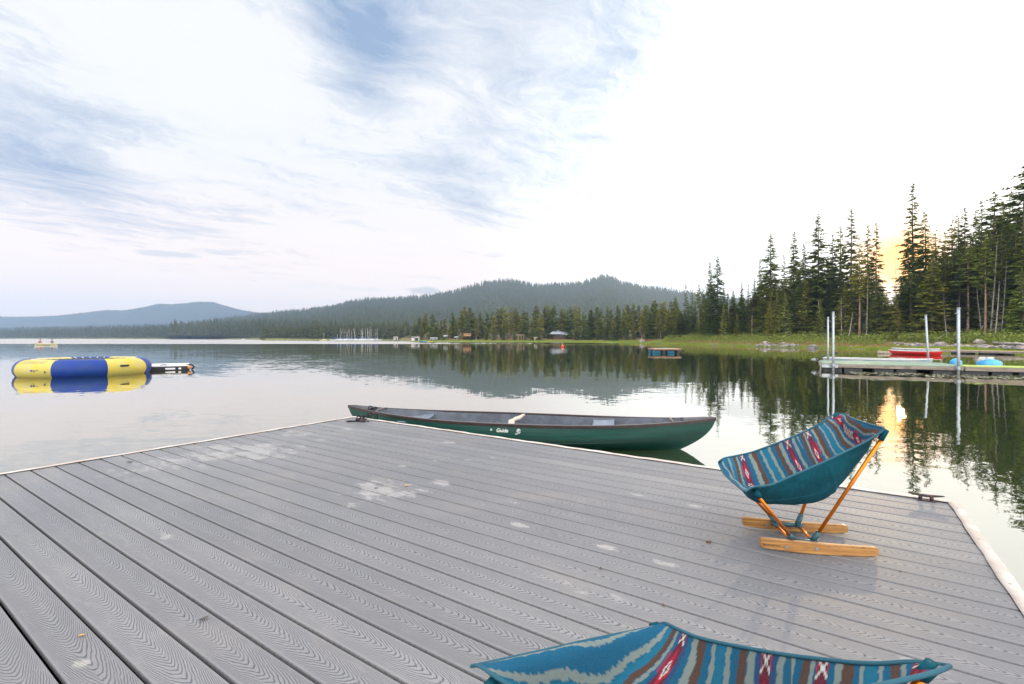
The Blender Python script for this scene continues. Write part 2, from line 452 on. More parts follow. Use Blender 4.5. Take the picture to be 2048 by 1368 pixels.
L_SHRUB = leafmat('shrub_leaves', (.11, .17, .035), (.30, .33, .08), (.2, .25, .03), .3)
L_GRASS = leafmat('shore_grass_blades', (.15, .22, .035), (.30, .36, .06), (.3, .4, .03), .35)
L_DRY = leafmat('dry_ground_cover', (.20, .15, .05), (.36, .25, .11), (.2, .14, .03), .2)
BARK = mat('grey_bark', (.17, .14, .115), .95, col2=(.10, .08, .065), vscale=3, bump=.5, bscale=8)
BARKR = mat('reddish_bark', (.42, .27, .20), .95, col2=(.17, .11, .08), vscale=3, bump=.5, bscale=8)
DEAD = mat('weathered_dead_wood', (.48, .43, .39), .95, col2=(.20, .18, .16), vscale=3, bump=.4, bscale=8)

# ------------------------------------------------------------------ conifers (unit: metres, height 20)
def conifer_arrays(h, rmax, base, seed, dens=1.0, droop=.25, gap=.12, leaf=.55, top_pow=.85, ragged=.3, flat=.35, skip_low=0.0):
    """leaf-sized needle sprays along drooping whorled branches; returns verts, faces (triangles)"""
    rg = np.random.default_rng(seed); V, Fc = [], []
    z = h * base; lev = 0
    while z < h * .995:
        f = (z - h * base) / (h * (1 - base))
        rr = rmax * ((1 - f) ** top_pow) * (min(1, .35 + f * 4) if base > .2 else 1.0) + .06
        nb = max(3, int((5 + rr * 2.6) * dens))
        for k in range(nb):
            if rg.random() < gap: continue
            a = rg.random() * 6.283; L = rr * (1 - ragged + ragged * 1.5 * rg.random()); zz_ = z + rg.normal() * .12
            dr = droop * (.6 + .8 * rg.random())
            ns = max(2, int(L / .30)); ca_, sa_ = math.cos(a), math.sin(a)
            for q in range(ns):
                s = (q + .55 + .4 * rg.random()) / ns
                if s < .16 and L > 1: continue
                c = np.array([ca_ * L * s, sa_ * L * s, zz_ - dr * L * s + .30 * dr * L * s * s * 2])
                for e in range(3):
                    aa = a + (rg.random() - .5) * 2.4; ln = leaf * (.6 + .7 * rg.random()) * (1.05 - .4 * s) * (.42 + .58 * min(1, (1 - f) * 2.2)); wd = ln * .42
                    d = np.array([math.cos(aa), math.sin(aa), -.45 * rg.random() - .1 + .2 * rg.random()]); d /= np.linalg.norm(d)
                    sd = np.array([-d[1], d[0], (rg.random() - .5) * 2.0 * flat * 2]); sd /= np.linalg.norm(sd)
                    i0 = len(V)
                    V += [c - sd * wd, c + sd * wd, c + d * ln]
                    Fc.append((i0, i0 + 1, i0 + 2))
        z += (.26 + .22 * (1 - f)) * (.85 + .3 * rg.random()) * (1.0 if dens > .8 else 1.25)
    # leader
    for q in range(5):
        i0 = len(V); zq = h * (.97 + .012 * q); a = rg.random() * 6.28
        V += [np.array([-.05, 0, zq]), np.array([.05, 0, zq]), np.array([math.cos(a) * .12, math.sin(a) * .12, zq + .4])]; Fc.append((i0, i0 + 1, i0 + 2))
    return np.array(V), np.array(Fc)
def trunk_mb(h, r, lean=0.0, dead=0, seed=0, crooked=.0):
    rg = random.Random(seed); mb = MB(); n = 9; pts = []; rs = []
    for i in range(n):
        f = i / (n - 1)
        pts.append((lean * h * f + crooked * math.sin(f * 5 + seed), crooked * math.cos(f * 4 + seed) - crooked, h * f)); rs.append(r * (1 - .93 * f) + .015 + (.35 * r if i == 0 else 0))
    mb.tube(pts, rs, 7, cap=False)
    for i in range(dead):
        f = rg.uniform(.15, .93); a = rg.uniform(0, 6.28); L = rg.uniform(.5, 1.0) * (.4 + 2.0 * (1 - f)) ; z = h * f; x = lean * h * f
        p = [(x, 0, z)]; dz_ = rg.uniform(-.35, .15)
        for q in (1, 2, 3):
            p.append((x + math.cos(a) * L * q / 3, math.sin(a) * L * q / 3, z + dz_ * L * q / 3 + (.06 * q * q if dz_ < 0 else 0)))
        mb.tube(p, .035 * (1.2 - f * .5), 4, cap=False, r2=.008)
    return mb
PROTO = {}
def proto_tree(kind, key, h, rmax, base, leafm, barkm, seed, tr=.22, dead=10, lean=0.0, one=False, crooked=.06, **kw):
    """first copy stays hidden far below? no: stored unlinked until used"""
    PROTO[key] = dict(kind=kind, h=h, used=False)
    mb = trunk_mb(h * .985, tr, lean, dead, seed, crooked); me_t = bpy.data.meshes.new('trunk')
    bmesh.ops.recalc_face_normals(mb.bm, faces=mb.bm.faces); mb.bm.to_mesh(me_t); mb.bm.free(); me_t.materials.append(barkm); me_t.shade_smooth()
    PROTO[key]['trunk'] = me_t
    if rmax > 0:
        V, Fc = conifer_arrays(h, rmax, base, seed, **kw)
        V[:, 0] += lean * V[:, 2]
        me = bpy.data.meshes.new('crown'); me.vertices.add(len(V)); me.vertices.foreach_set('co', V.astype(np.float32).ravel())
        me.loops.add(Fc.size); me.loops.foreach_set('vertex_index', Fc.astype(np.int32).ravel()); me.polygons.add(len(Fc))
        me.polygons.foreach_set('loop_start', np.arange(len(Fc), dtype=np.int32) * 3); me.update(calc_edges=True); me.materials.append(leafm)
        PROTO[key]['crown'] = me
        if one:
            tv = np.array([v.co for v in me_t.vertices]); tf = [tuple(p.vertices) for p in me_t.polygons]
            tris = [(f[0], f[1], f[2]) for f in tf] + [(f[0], f[2], f[3]) for f in tf if len(f) == 4]
            V2 = np.vstack([V, tv]); F2 = np.vstack([Fc, np.array(tris) + len(V)])
            mi = np.r_[np.zeros(len(Fc), int), np.ones(len(tris), int)]
            m2 = bpy.data.meshes.new('conifer'); m2.vertices.add(len(V2)); m2.vertices.foreach_set('co', V2.astype(np.float32).ravel())
            m2.loops.add(F2.size); m2.loops.foreach_set('vertex_index', F2.astype(np.int32).ravel()); m2.polygons.add(len(F2))
            m2.polygons.foreach_set('loop_start', np.arange(len(F2), dtype=np.int32) * 3); m2.polygons.foreach_set('material_index', mi.astype(np.int32)); m2.update(calc_edges=True)
            m2.materials.append(leafm); m2.materials.append(barkm); PROTO[key]['one'] = m2
proto_tree('spruce_tree', 'spruceA', 22, 3.3, .04, L_DARK, BARK, 1, dens=1.0, leaf=.78)
proto_tree('spruce_tree', 'spruceB', 22, 2.8, .06, L_DARK, BARK, 2, dens=1.0, leaf=.76, gap=.2)
proto_tree('spruce_tree', 'spruceC', 22, 3.9, .05, L_DARK, BARK, 3, dens=.9, leaf=.72, gap=.26, ragged=.55)
proto_tree('fir_tree', 'firA', 24, 2.3, .22, L_DARK, BARK, 4, dens=.75, leaf=.78, gap=.25, ragged=.55, dead=24)
proto_tree('fir_tree', 'firB', 24, 2.6, .12, L_MID, BARK, 5, dens=.8, leaf=.78, gap=.22, ragged=.5, dead=18)
proto_tree('pine_tree', 'pineA', 22, 2.7, .38, L_YEL, BARKR, 6, dens=.75, leaf=.76, gap=.3, ragged=.7, droop=.05, top_pow=.6, dead=26)
proto_tree('pine_tree', 'pineB', 22, 2.4, .48, L_MID, BARKR, 7, dens=.75, leaf=.76, gap=.3, ragged=.7, droop=.0, top_pow=.55, dead=34)
proto_tree('pine_tree', 'pineC', 15, 2.8, .10, L_YEL, BARK, 8, dens=.95, leaf=.76, gap=.15, ragged=.45, droop=.05, top_pow=.7, dead=8)
proto_tree('young_fir', 'youngA', 8, 1.9, .02, L_MID, BARK, 9, tr=.1, dens=1.2, leaf=.5, gap=.05, dead=0)
proto_tree('young_fir', 'youngB', 7, 1.3, .06, L_YEL, BARK, 10, tr=.09, dens=1.1, leaf=.45, gap=.12, dead=2, ragged=.5)
proto_tree('dead_tree', 'snagA', 17, 0, 0, None, DEAD, 12, tr=.17, dead=42, lean=.02)
proto_tree('dead_tree', 'snagB', 13, 0, 0, None, DEAD, 13, tr=.14, dead=30, lean=-.06, crooked=.15)
proto_tree('dead_tree', 'snagC', 6, 0, 0, None, DEAD, 14, tr=.12, dead=4, lean=-.14, crooked=.02)
for i, (h_, r_, bs, lf) in enumerate(((10, 1.35, .1, L_MID), (10, 1.05, .25, L_YEL), (10, 1.5, .05, L_DARK), (10, 1.1, .15, L_MID))):
    proto_tree('conifer_tree', 'small%d' % i, h_, r_, bs, lf, BARKR if i == 1 else BARK, 20 + i, tr=.13, one=True, dens=.95, leaf=.78, gap=.15, ragged=.5, dead=6)
def plant(key, px, Y, top_y, label, group, rz=None, wid=1.0, base_z=None, lean=0.0):
    P = PROTO[key]; z0 = land_z(px, Y) - .05 if base_z is None else base_z
    zt = hz(top_y, Y); s = (zt - z0) / P['h']
    loc = ((px - 1024) / F * Y, Y, z0); rz = random.uniform(0, 6.28) if rz is None else rz
    if 'one' in P:
        r = bpy.data.objects.new(P['kind'], P['one']); C.objects.link(r); r.location = loc; r.rotation_euler = (0, 0, rz)
        r.scale = (s * wid, s * wid, s)
    else:
        r = empty(P['kind'], loc, rz); r.scale = (s * wid, s * wid, s); r.rotation_euler = (0, lean, rz if lean == 0 else 0)
        for part in ('trunk', 'crown'):
            if part in P:
                c = bpy.data.objects.new(part, P[part]); C.objects.link(c); c.parent = r
    tag(r, label, 'dead tree' if 'dead' in P['kind'] else 'conifer', group)
    return r

# ------------------------------------------------------------------ trees one can tell apart on the right-hand shore
# (prototype, pixel column, metres behind the waterline, pixel row of the tip, width factor, label)
G_R = 'tall conifers of the wood on the right-hand shore'
STAND = [
 ('spruceB', 1420, 17, 521, .95, 'slim dark spruce, left one of the close pair at the low end of the wood'),
 ('spruceC', 1435, 18, 508, 1.0, 'taller spruce, right one of the close pair at the low end of the wood'),
 ('firA', 1372, 18, 566, .9, 'slim spire conifer, leftmost spire of the right-hand wood'),
 ('firB', 1384, 20, 571, .8, 'slim spire conifer, second spire from the left end of the right-hand wood'),
 ('pineB', 1398, 17, 563, .9, 'thin conifer just left of the close spruce pair'),
 ('snagA', 1458, 19, 539, .5, 'thin bare dead spike just right of the close spruce pair'),
 ('spruceB', 1484, 19, 562, .9, 'small spire conifer right of the thin bare spike'),
 ('spruceA', 1509, 19, 556, .8, 'small spire conifer left of the first tall broad spruce'),
 ('firB', 1352, 19, 590, 1.2, 'low spire at the very left end of the right-hand wood, beside the ridge'),
 ('spruceB', 1406, 21, 575, 1.2, 'spire half hidden just left of the close spruce pair'),
 ('firB', 1447, 22, 566, 1.2, 'spire tucked between the close spruce pair and the thin bare spike'),
 ('spruceA', 1466, 21, 578, 1.1, 'dark spire just right of the thin bare spike'),
 ('firB', 1497, 22, 568, 1.2, 'spire between the two small spires left of the first tall broad spruce'),
 ('firB', 1520, 20, 518, .9, 'half-height conifer leaning against the left flank of the first tall broad spruce'),
 ('spruceC', 1541, 19, 463, 1.1, 'first tall broad spruce from the left, dark and open-branched'),
 ('firB', 1568, 21, 508, .9, 'lower conifer between the first two tall broad spruces'),
 ('spruceB', 1588, 20, 461, 1.0, 'second tall spruce from the left, narrower, beside the dense dark fir'),
 ('spruceA', 1608, 17, 487, .95, 'dense dark fir with branches to the ground right of the second tall spruce'),
 ('spruceC', 1637, 18, 425, 1.1, 'large spruce with ragged layered boughs behind the two dock posts'),
 ('firA', 1666, 19, 468, 1.1, 'thin see-through fir right of the large ragged spruce'),
 ('pineB', 1681, 20, 452, 1.0, 'thin pine with bare lower trunk left of the tall sparse spire'),
 ('firA', 1702, 19, 417, 1.15, 'tall sparse spire above the reddish bare trunk'),
 ('pineA', 1719, 14, 474, .9, 'pine with long reddish bare trunk reaching down to the bank'),
 ('firA', 1736, 19, 449, 1.1, 'sparse fir, left one of the pair just left of the sun gap'),
 ('firA', 1752, 20, 444, 1.0, 'sparse fir, right one of the pair just left of the sun gap'),
 ('snagB', 1790, 17, 508, .55, 'leaning reddish dead trunk standing in the sun gap'),
 ('spruceC', 1817, 20, 462, .85, 'lower spruce against the left flank of the tallest spire'),
 ('firB', 1825, 22, 366, 1.05, 'tallest slender spire right of the sun gap'),
 ('spruceB', 1850, 21, 420, 1.0, 'second spire right of the sun gap beside the tallest one'),
 ('pineA', 1873, 24, 456, 1.2, 'yellowish pine crown right of the two spires beside the sun gap'),
 ('pineC', 1866, 15, 518, 1.15, 'broad yellow-green pine in front, its dark trunk on the shrubby bank'),
 ('firB', 1890, 26, 462, 1.0, 'green conifer behind the broad yellow-green pine'),
 ('pineA', 1905, 24, 436, .9, 'golden lit thin pine left of the galvanised post that stands highest'),
 ('pineB', 1916, 25, 430, 1.0, 'thin dark-topped pine just left of the highest galvanised post'),
 ('firA', 1929, 25, 414, 1.1, 'narrow spire straight above the highest galvanised post'),
 ('snagA', 1941, 26, 415, .4, 'thin bare pole right of the narrow spire above the highest post'),
 ('firA', 1952, 28, 419, 1.0, 'narrow sparse fir between the bare pole and the tall grey-green pine'),
 ('pineB', 1976, 23, 382, 1.25, 'tall grey-green pine with a leaning bare trunk near the right edge'),
 ('firB', 1963, 28, 399, 1.0, 'spire tucked behind the left side of the tall grey-green pine'),
 ('pineB', 1994, 25, 402, 1.1, 'thin pine right of the tall grey-green pine'),
 ('pineA', 2008, 27, 420, 1.0, 'golden lit pine left of the tree that touches the right edge of the sky'),
 ('pineB', 2034, 22, 330, 1.35, 'highest pine at the right edge of the photo, open and dark against the sky'),
 ('pineA', 2022, 27, 383, 1.1, 'pine just left of the highest one at the right edge'),
 ('firB', 2052, 22, 372, 1.1, 'conifer cut off by the right edge of the photo, behind the highest pine'),
 ('youngA', 2044, 15, 541, 1.0, 'dense dark green young fir at the right edge, branches to the ground'),
 ('youngB', 1556, 15, 590, 1.0, 'small light green fir in front of the gap after the first tall broad spruce'),
 ('youngB', 1543, 16, 588, 1.0, 'light green young conifer in front of the first tall broad spruce'),
 ('youngA', 1570, 14, 590, .9, 'small fir between the two tallest spruces at the edge of the wood'),
 ('pineC', 1540, 14, 604, .8, 'small bushy conifer standing by the upper end of the stone slide'),
 ('youngB', 1447, 14, 613, 1.0, 'small yellow-green conifer at the edge below the thin bare spike'),
 ('youngB', 1474, 13, 632, 1.2, 'squat yellowish young conifer, lowest at the edge right of the bare spike'),
 ('pineC', 1640, 13, 596, .7, 'small yellowish pine left of the two dock posts'),
 ('pineC', 1690, 14, 574, 1.15, 'broad olive pine with dark trunk right of the two dock posts'),
 ('youngA', 1722, 16, 606, .9, 'low fir behind the reddish bare trunk'),
 ('youngA', 1766, 16, 590, 1.0, 'dark low fir left of the leaning reddish dead trunk'),
 ('youngB', 1795, 12, 606, .9, 'light green young conifer at the foot of the leaning reddish dead trunk'),
 ('youngB', 1824, 16, 618, 1.0, 'small yellow-green fir right of the leaning reddish dead trunk'),
 ('pineC', 1900, 18, 520, .9, 'olive pine right of the broad yellow-green pine'),
 ('pineC', 1925, 20, 540, .9, 'bushy mid-green pine behind the highest galvanised post'),
 ('pineC', 1612, 16, 560, .9, 'mid-green conifer in front of the dense dark fir'),
 ('snagC', 1648, 15, 600, 1.0, 'curved grey dead stem left of the two dock posts'),
 ('snagC', 1697, 12, 625, 1.0, 'short bare grey pole leaning left, right of the two dock posts'),
 ('snagA', 1661, 18, 560, .7, 'grey dead tree with forked top behind the two dock posts'),
 ('snagA', 1708, 19, 500, .6, 'grey dead tree left of the reddish bare trunk'),
 ('snagA', 1752, 18, 540, .6, 'grey dead tree under the pair left of the sun gap'),
 ('snagA', 1920, 17, 555, .5, 'thin grey trunk just behind the highest galvanised post'),
 ('snagB', 1962, 17, 560, .8, 'grey dead tree with twisted limbs right of the highest galvanised post'),
 ('snagA', 1981, 16, 480, .8, 'long pale bare trunk near the right edge, left of its shorter neighbour'),
 ('snagA', 2003, 16, 520, .7, 'pale bare trunk near the right edge, leaning to the right'),
 ('snagA', 1683, 13, 590, .9, 'pale dead trunk with stubby limbs between the two dock posts and the reddish bare trunk'),
 ('snagA', 1733, 14, 560, 1.0, 'grey dead trunk bristling with dry twigs just right of the reddish bare trunk'),
 ('snagB', 1893, 15, 585, 1.0, 'bristly dead tree just left of the highest galvanised post'),
 ('snagA', 1990, 14, 560, 1.1, 'reddish grey bare trunk between the two long pale trunks near the right edge'),
 ('pineB', 1970, 15, 470, 1.0, 'half-bare pine in front of the wood near the right edge'),
 ('snagA', 1944, 18, 590, .5, 'short grey stem behind the rocks right of the highest post'),
 ('snagA', 1612, 20, 560, .4, 'thin grey stem inside the dense dark firs'),
]
for key, px, d, ty, wd, lab in STAND:
    plant(key, px, shoreY(px) + d, ty, lab, 'prominent trees of the right-hand wood', wid=wd, lean=(.05 if key in ('snagA', 'pineB') and px > 1970 else 0.0))
SKY = [(1340, 600), (1360, 584), (1400, 580), (1450, 586), (1500, 572), (1530, 545), (1600, 530), (1650, 515), (1700, 510), (1750, 520), (1772, 560), (1805, 566), (1815, 530), (1850, 505), (1900, 478), (1960, 455), (2048, 425), (2120, 400)]
rt = random.Random(5)
for i in range(104):
    px = 1338 + (i + rt.uniform(-.5, .5)) * 9.0 if i < 20 else (rt.uniform(1768, 1812) if i < 26 else 1518 + (i - 26 + rt.uniform(-.5, .5)) * (2110 - 1518) / 78)
    row = i % 3; d = (17, 24, 32)[row] + rt.uniform(-2, 3)
    ty = interp(SKY, px) + rt.uniform(0, 40)
    if 1772 < px < 1812: ty = max(ty, 574)
    key = rt.choice(('spruceA', 'spruceB', 'firB', 'firB', 'pineC', 'pineB', 'spruceC', 'spruceA'))
    lab = {'s': 'dark spruce packed in the mass of the right-hand wood behind its front trees',
           'f': 'thin mid-green fir packed in the mass of the right-hand wood behind its front trees',
           'p': 'yellowish pine packed in the mass of the right-hand wood behind its front trees'}[key[0]]
    plant(key, px, shoreY(px) + d, ty, lab, lab[:lab.index(' packed')] + 's in the mass of the right-hand wood', wid=rt.uniform(1.7, 2.3) if i < 26 else rt.uniform(1.2, 1.7))
# undergrowth between the trunks at the forest edge
for i in range(20):
    px = 1345 + (i + rt.uniform(-.4, .4)) * (2090 - 1345) / 20
    d = rt.uniform(17, 22)
    plant(rt.choice(('youngA', 'youngA', 'youngB')), px, shoreY(px) + d, rt.uniform(612, 648), 'dark young fir filling the shade under the right-hand wood', 'young firs in the shade of the right-hand wood', wid=1.5)

MIDSKY = [(815, 655), (826, 645), (838, 632), (870, 630), (882, 640), (893, 640), (900, 632), (918, 622), (940, 614), (955, 622), (968, 630), (980, 622), (1000, 617), (1030, 614), (1050, 618), (1080, 613), (1107, 609), (1120, 618), (1147, 608),
          (1160, 617), (1200, 613), (1230, 612), (1250, 610), (1290, 606), (1312, 598), (1325, 606), (1345, 600), (1370, 600)]
for i in range(88):
    px = 824 + (i + rt.uniform(-.5, .5)) * (1362 - 824) / 88
    d = (16, 22, 30)[i % 3] + rt.uniform(-2, 2)
    if 1085 < px < 1145 and i % 3 == 0: d = 24
    ty = interp(MIDSKY, px) + (rt.uniform(-5, 7) if i % 3 else rt.uniform(6, 24))
    far_ = px < 890
    key = 'small%d' % rt.choice((0, 1, 3, 2, 1))
    if far_: lab = 'dark conifer in the clump on the point, left of the gap before the long wood'
    elif px < 1095: lab = 'conifer in the long wood between the gap on the point and the pale-roofed cabin'
    else: lab = 'conifer in the long wood between the pale-roofed cabin and the tall right-hand trees'
    plant(key, px, shoreY(px) + d, ty, lab, 'conifers' + lab[lab.index(' in the'):], wid=rt.uniform(1.3, 2.2) if i % 3 else rt.uniform(1.1, 1.6))
for i in range(26):     # low young conifers along the front of the long wood
    px = 850 + (i + rt.uniform(-.4, .4)) * (1350 - 850) / 26
    if 1096 < px < 1140 or 905 < px < 960: continue
    plant('small%d' % rt.choice((0, 2)), px, shoreY(px) + 14, rt.uniform(650, 661), 'low bushy conifer along the front edge of the long wood by the beach', 'low conifers along the front edge of the long wood', wid=1.7)

# ------------------------------------------------------------------ woods far off: one object each
def far_wood(name, label, spots, h0, h1, rw, material, seed, tiers=3, sides=5):
    rg = np.random.default_rng(seed); V, Fc = [], []
    for (x, y, z) in spots:
        h = rg.uniform(h0, h1) * (1.0 if rg.random() > .12 else 1.25); r = h * rw * rg.uniform(.75, 1.25); zb = z - .5
        for k in range(tiers):
            f0 = k / tiers; zt0 = zb + h * (.10 + .9 * f0); zt1 = zb + h * min(1.0, (f0 + 1.35 / tiers)); rk = r * (1 - f0 * .85)
            a0 = rg.random() * 6.28; i0 = len(V)
            for q in range(sides):
                a = a0 + 6.283 * q / sides; rj = rk * rg.uniform(.65, 1.25); V.append((x + rj * math.cos(a), y + rj * math.sin(a), zt0 + rg.uniform(-.05, .05) * h))
            V.append((x, y, zt1))
            for q in range(sides): Fc.append((i0 + q, i0 + (q + 1) % sides, i0 + sides))
    o = mesh_np(name, V, Fc, material); tag(o, label, 'forest', kind='stuff'); return o
rg = np.random.default_rng(3)
# marina shore wood (behind the sailboats)
sp = []
MS = [(520, 668), (535, 662), (560, 655), (600, 650), (640, 648), (700, 646), (760, 645), (820, 648), (850, 650)]
for i in range(900):
    px = rg.uniform(524, 850); Y = shoreY(min(px, 800)) + 12 + rg.uniform(0, 60); sp.append(((px - 1024) / F * Y, Y, hz(interp(MS, px) + rg.uniform(0, 18), Y) - 8.0 ))
sp = [(x, y, max(.4, z)) for x, y, z in sp]
far_wood('marina_wood', 'grey-green wood on the shore behind the moored sailboats', sp, 7, 9.5, .17, leafmat('grey_green_needles', (.034, .046, .028), (.085, .095, .050)), 4, 4, 6)
# left shore wood
sp = []
for i in range(6500):
    px = rg.uniform(-700, 640); d = 6 + 500 * rg.random() ** 1.6; Y = shoreY(px if px < 521 else 500) + d; sp.append(((px - 1024) / F * Y, Y, interp([(0, 2), (100, 6), (300, 15), (500, 21)], d) + (px > 250) * (px - 250) * .012 * min(1, d / 100)))
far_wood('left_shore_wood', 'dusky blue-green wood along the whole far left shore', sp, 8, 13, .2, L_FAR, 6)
# ridge wood: crest line plus slopes
sp = []
for i in range(14000):
    px = rg.uniform(340, 1560); f = rg.random() ** .8; Y = 520 + 980 * f
    zc = ridge_z(px, f)
    sp.append(((px - 1024) / F * Y, Y, zc))
for i in range(1300):
    px = rg.uniform(340, 1560); Y = 1500 + rg.uniform(-25, 10); sp.append(((px - 1024) / F * Y, Y, ridge_z(px, 1.0) - 2 ))
far_wood('ridge_wood', 'hazy conifer wood covering the long ridge in the middle distance', sp, 9, 17, .17, L_FAR, 8, 3, 5)
sp = []
for i in range(2600):
    px = rg.uniform(-600, 640); Y = 2700 + rg.uniform(-60, 20); sp.append(((px - 1024) / F * Y, Y, hz(interp(FAR, px), Y) - 6))
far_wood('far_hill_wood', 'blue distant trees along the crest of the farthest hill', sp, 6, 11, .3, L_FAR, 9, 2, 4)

# ------------------------------------------------------------------ ground cover (uncountable)
def leaf_clumps(name, label, cat, spots, size, h, nleaf, material, seed, blade=False):
    rg = np.random.default_rng(seed); V, Fc = [], []
    for (x, y, z, s) in spots:
        for q in range(nleaf):
            a = rg.random() * 6.283; rr = size * s * rg.random() ** .5; px_, py_ = x + rr * math.cos(a), y + rr * math.sin(a)
            i0 = len(V)
            if blade:
                hh = h * s * rg.uniform(.5, 1.1); w = .018 + hh * .05; t = rg.random() * 6.283; ln = rg.uniform(-.3, .3) * hh
                V += [(px_ - w * math.cos(t), py_ - w * math.sin(t), z - .02), (px_ + w * math.cos(t), py_ + w * math.sin(t), z - .02), (px_ + ln, py_ + ln * .5, z + hh)]
            else:
                zz_ = z + h * s * rg.random() * (1.1 - (rr / (size * s + 1e-6)) ** 2 * .7); l = size * .42 * rg.uniform(.6, 1.2) * (.5 + .5 * s)
                d1 = rg.normal(size=3); d1[2] *= .5; d1 /= np.linalg.norm(d1); d2 = np.cross(d1, rg.normal(size=3)); d2 /= np.linalg.norm(d2)
                c = np.array([px_, py_, zz_]); V += [c - d1 * l * .5 - d2 * l * .25, c - d1 * l * .1 + d2 * l * .4, c + d1 * l * .7]
            Fc.append((i0, i0 + 1, i0 + 2))
    o = mesh_np(name, V, Fc, material); tag(o, label, cat, kind='stuff'); return o
sp = []
for i in range(2700):
    px = rg.uniform(1330, 2140); d = 6.5 + 12 * rg.random(); Y = shoreY(px) + d
    if px > 1760 and d < 11: d = 11 + 7 * rg.random(); Y = shoreY(px) + d
    sp.append(((px - 1024) / F * Y, Y, land_z(px, Y), rg.uniform(.5, 1.5) * (1.25 if d > 9 else .7)))
leaf_clumps('bank_shrubs', 'low green shrubs covering the bank below the right-hand wood', 'shrubs', sp, .55, .62, 16, L_SHRUB, 5)
sp = []
for i in range(1500):
    px = rg.uniform(1330, 1900); d = 3.0 + 5.5 * rg.random(); Y = shoreY(px) + d
    sp.append(((px - 1024) / F * Y, Y, land_z(px, Y), rg.uniform(.4, 1)))
leaf_clumps('dry_heath', 'brownish low heath on the bank between grass and shrubs', 'ground cover', sp, .45, .22, 12, L_DRY, 15)
sp = []
for i in range(5200):
    u_ = rg.random()
    px = rg.uniform(900, 1340) if u_ < .35 else rg.uniform(1340, 2140)
    d = rg.uniform(.1, 9 if px < 1340 else (3.2 if px < 1780 else 8.5)); Y = shoreY(px) + d
    if (px < 1000 and rg.random() < .6) or (1400 < px < 1780 and rg.random() < .5): continue
    sp.append(((px - 1024) / F * Y, Y, land_z(px, Y), rg.uniform(.5, 1.1) * (1.0 if px < 1340 else .8)))
leaf_clumps('shore_grass', 'bright green grass along the waterline', 'grass', sp, .65, .33, 16, L_GRASS, 7, blade=True)

# ------------------------------------------------------------------ the grey floating dock we stand on
DU = Vector((.828, -.561, 0)).normalized(); DN = Vector((-.561, -.828, 0)).normalized()   # along the boards, and towards the camera
DC = Vector((-2.08, 6.325, 0)); DL = 5.85; PITCH = .1445
DRZ = math.atan2(DU.y, DU.x)
dock = empty('floating_dock', DC, DRZ)
tag(dock, 'grey composite-board floating dock in the foreground with white edge bumper', 'dock')
# local frame: x along the boards, -y towards the camera
def dk(px, py, z=DECK):
    """pixel on the deck -> dock local (a along boards, b distance from the far edge)"""
    p = on(px, py, z) - DC; return p.dot(DU), p.dot(DN)
m = bpy.data.materials.new('composite_deck_board'); m.use_nodes = True; t = m.node_tree; b = t.nodes['Principled BSDF']
tcn = t.nodes.new('ShaderNodeTexCoord'); oi = t.nodes.new('ShaderNodeObjectInfo'); geo = t.nodes.new('ShaderNodeNewGeometry')
lx, ly, lz = xyz(t, tcn.outputs['Object']); ro = X(t, oi.outputs['Random'])
wx, wy, wz = xyz(t, geo.outputs['Position'])
da = (wx - DC.x) * DU.x + (wy - DC.y) * DU.y; db = (wx - DC.x) * DN.x + (wy - DC.y) * DN.y
off = ro * 37.0
cw = (noise(t, vec(t, lx * 1.1 + off, off, 0.0), 1.0, 2) - .5) * .05          # the grain's centre line wanders
yy = ly + cw
w1 = noise(t, vec(t, lx * 3.0 + off, ly * 16.0, off), 1.0, 3, .55) - .5
w2 = noise(t, vec(t, lx * 22.0 + off, ly * 60.0, off), 1.0, 2, .5) - .5
big = noise(t, vec(t, lx * .8 + off, ly * 2.0, 3.0), 1.0, 2) - .5
ph = lx * -1.0 + yy.abs().pow(1.6) * -22.0 + w1 * .13 + w2 * .02 + big * .6
wv = (ph * (2 * math.pi / .029)).sin()
line = wv.step(.30, .95, False) * noise(t, vec(t, lx * 9.0 + off, ly * 40.0, 6.0), 1.0, 3, .6).step(.15, .5)
fine = noise(t, vec(t, lx * 14.0, ly * 330.0, off), 1.0, 3, .6)
tone = noise(t, vec(t, da * .5, db * .9, 1.0), 1.0, 4, .6)
base = mix(t, tone.step(.3, .7), (.200, .203, .214), (.255, .252, .252))
base = mix(t, ro * .5, base, (.135, .137, .15))
edge = ly.abs().step(.052, .066, True, 1.0, .25)
line = line * edge
c = mix(t, line * .78, base, (.042, .042, .055))
c = mix(t, fine.step(.45, .75) * .16, c, (.12, .12, .14))
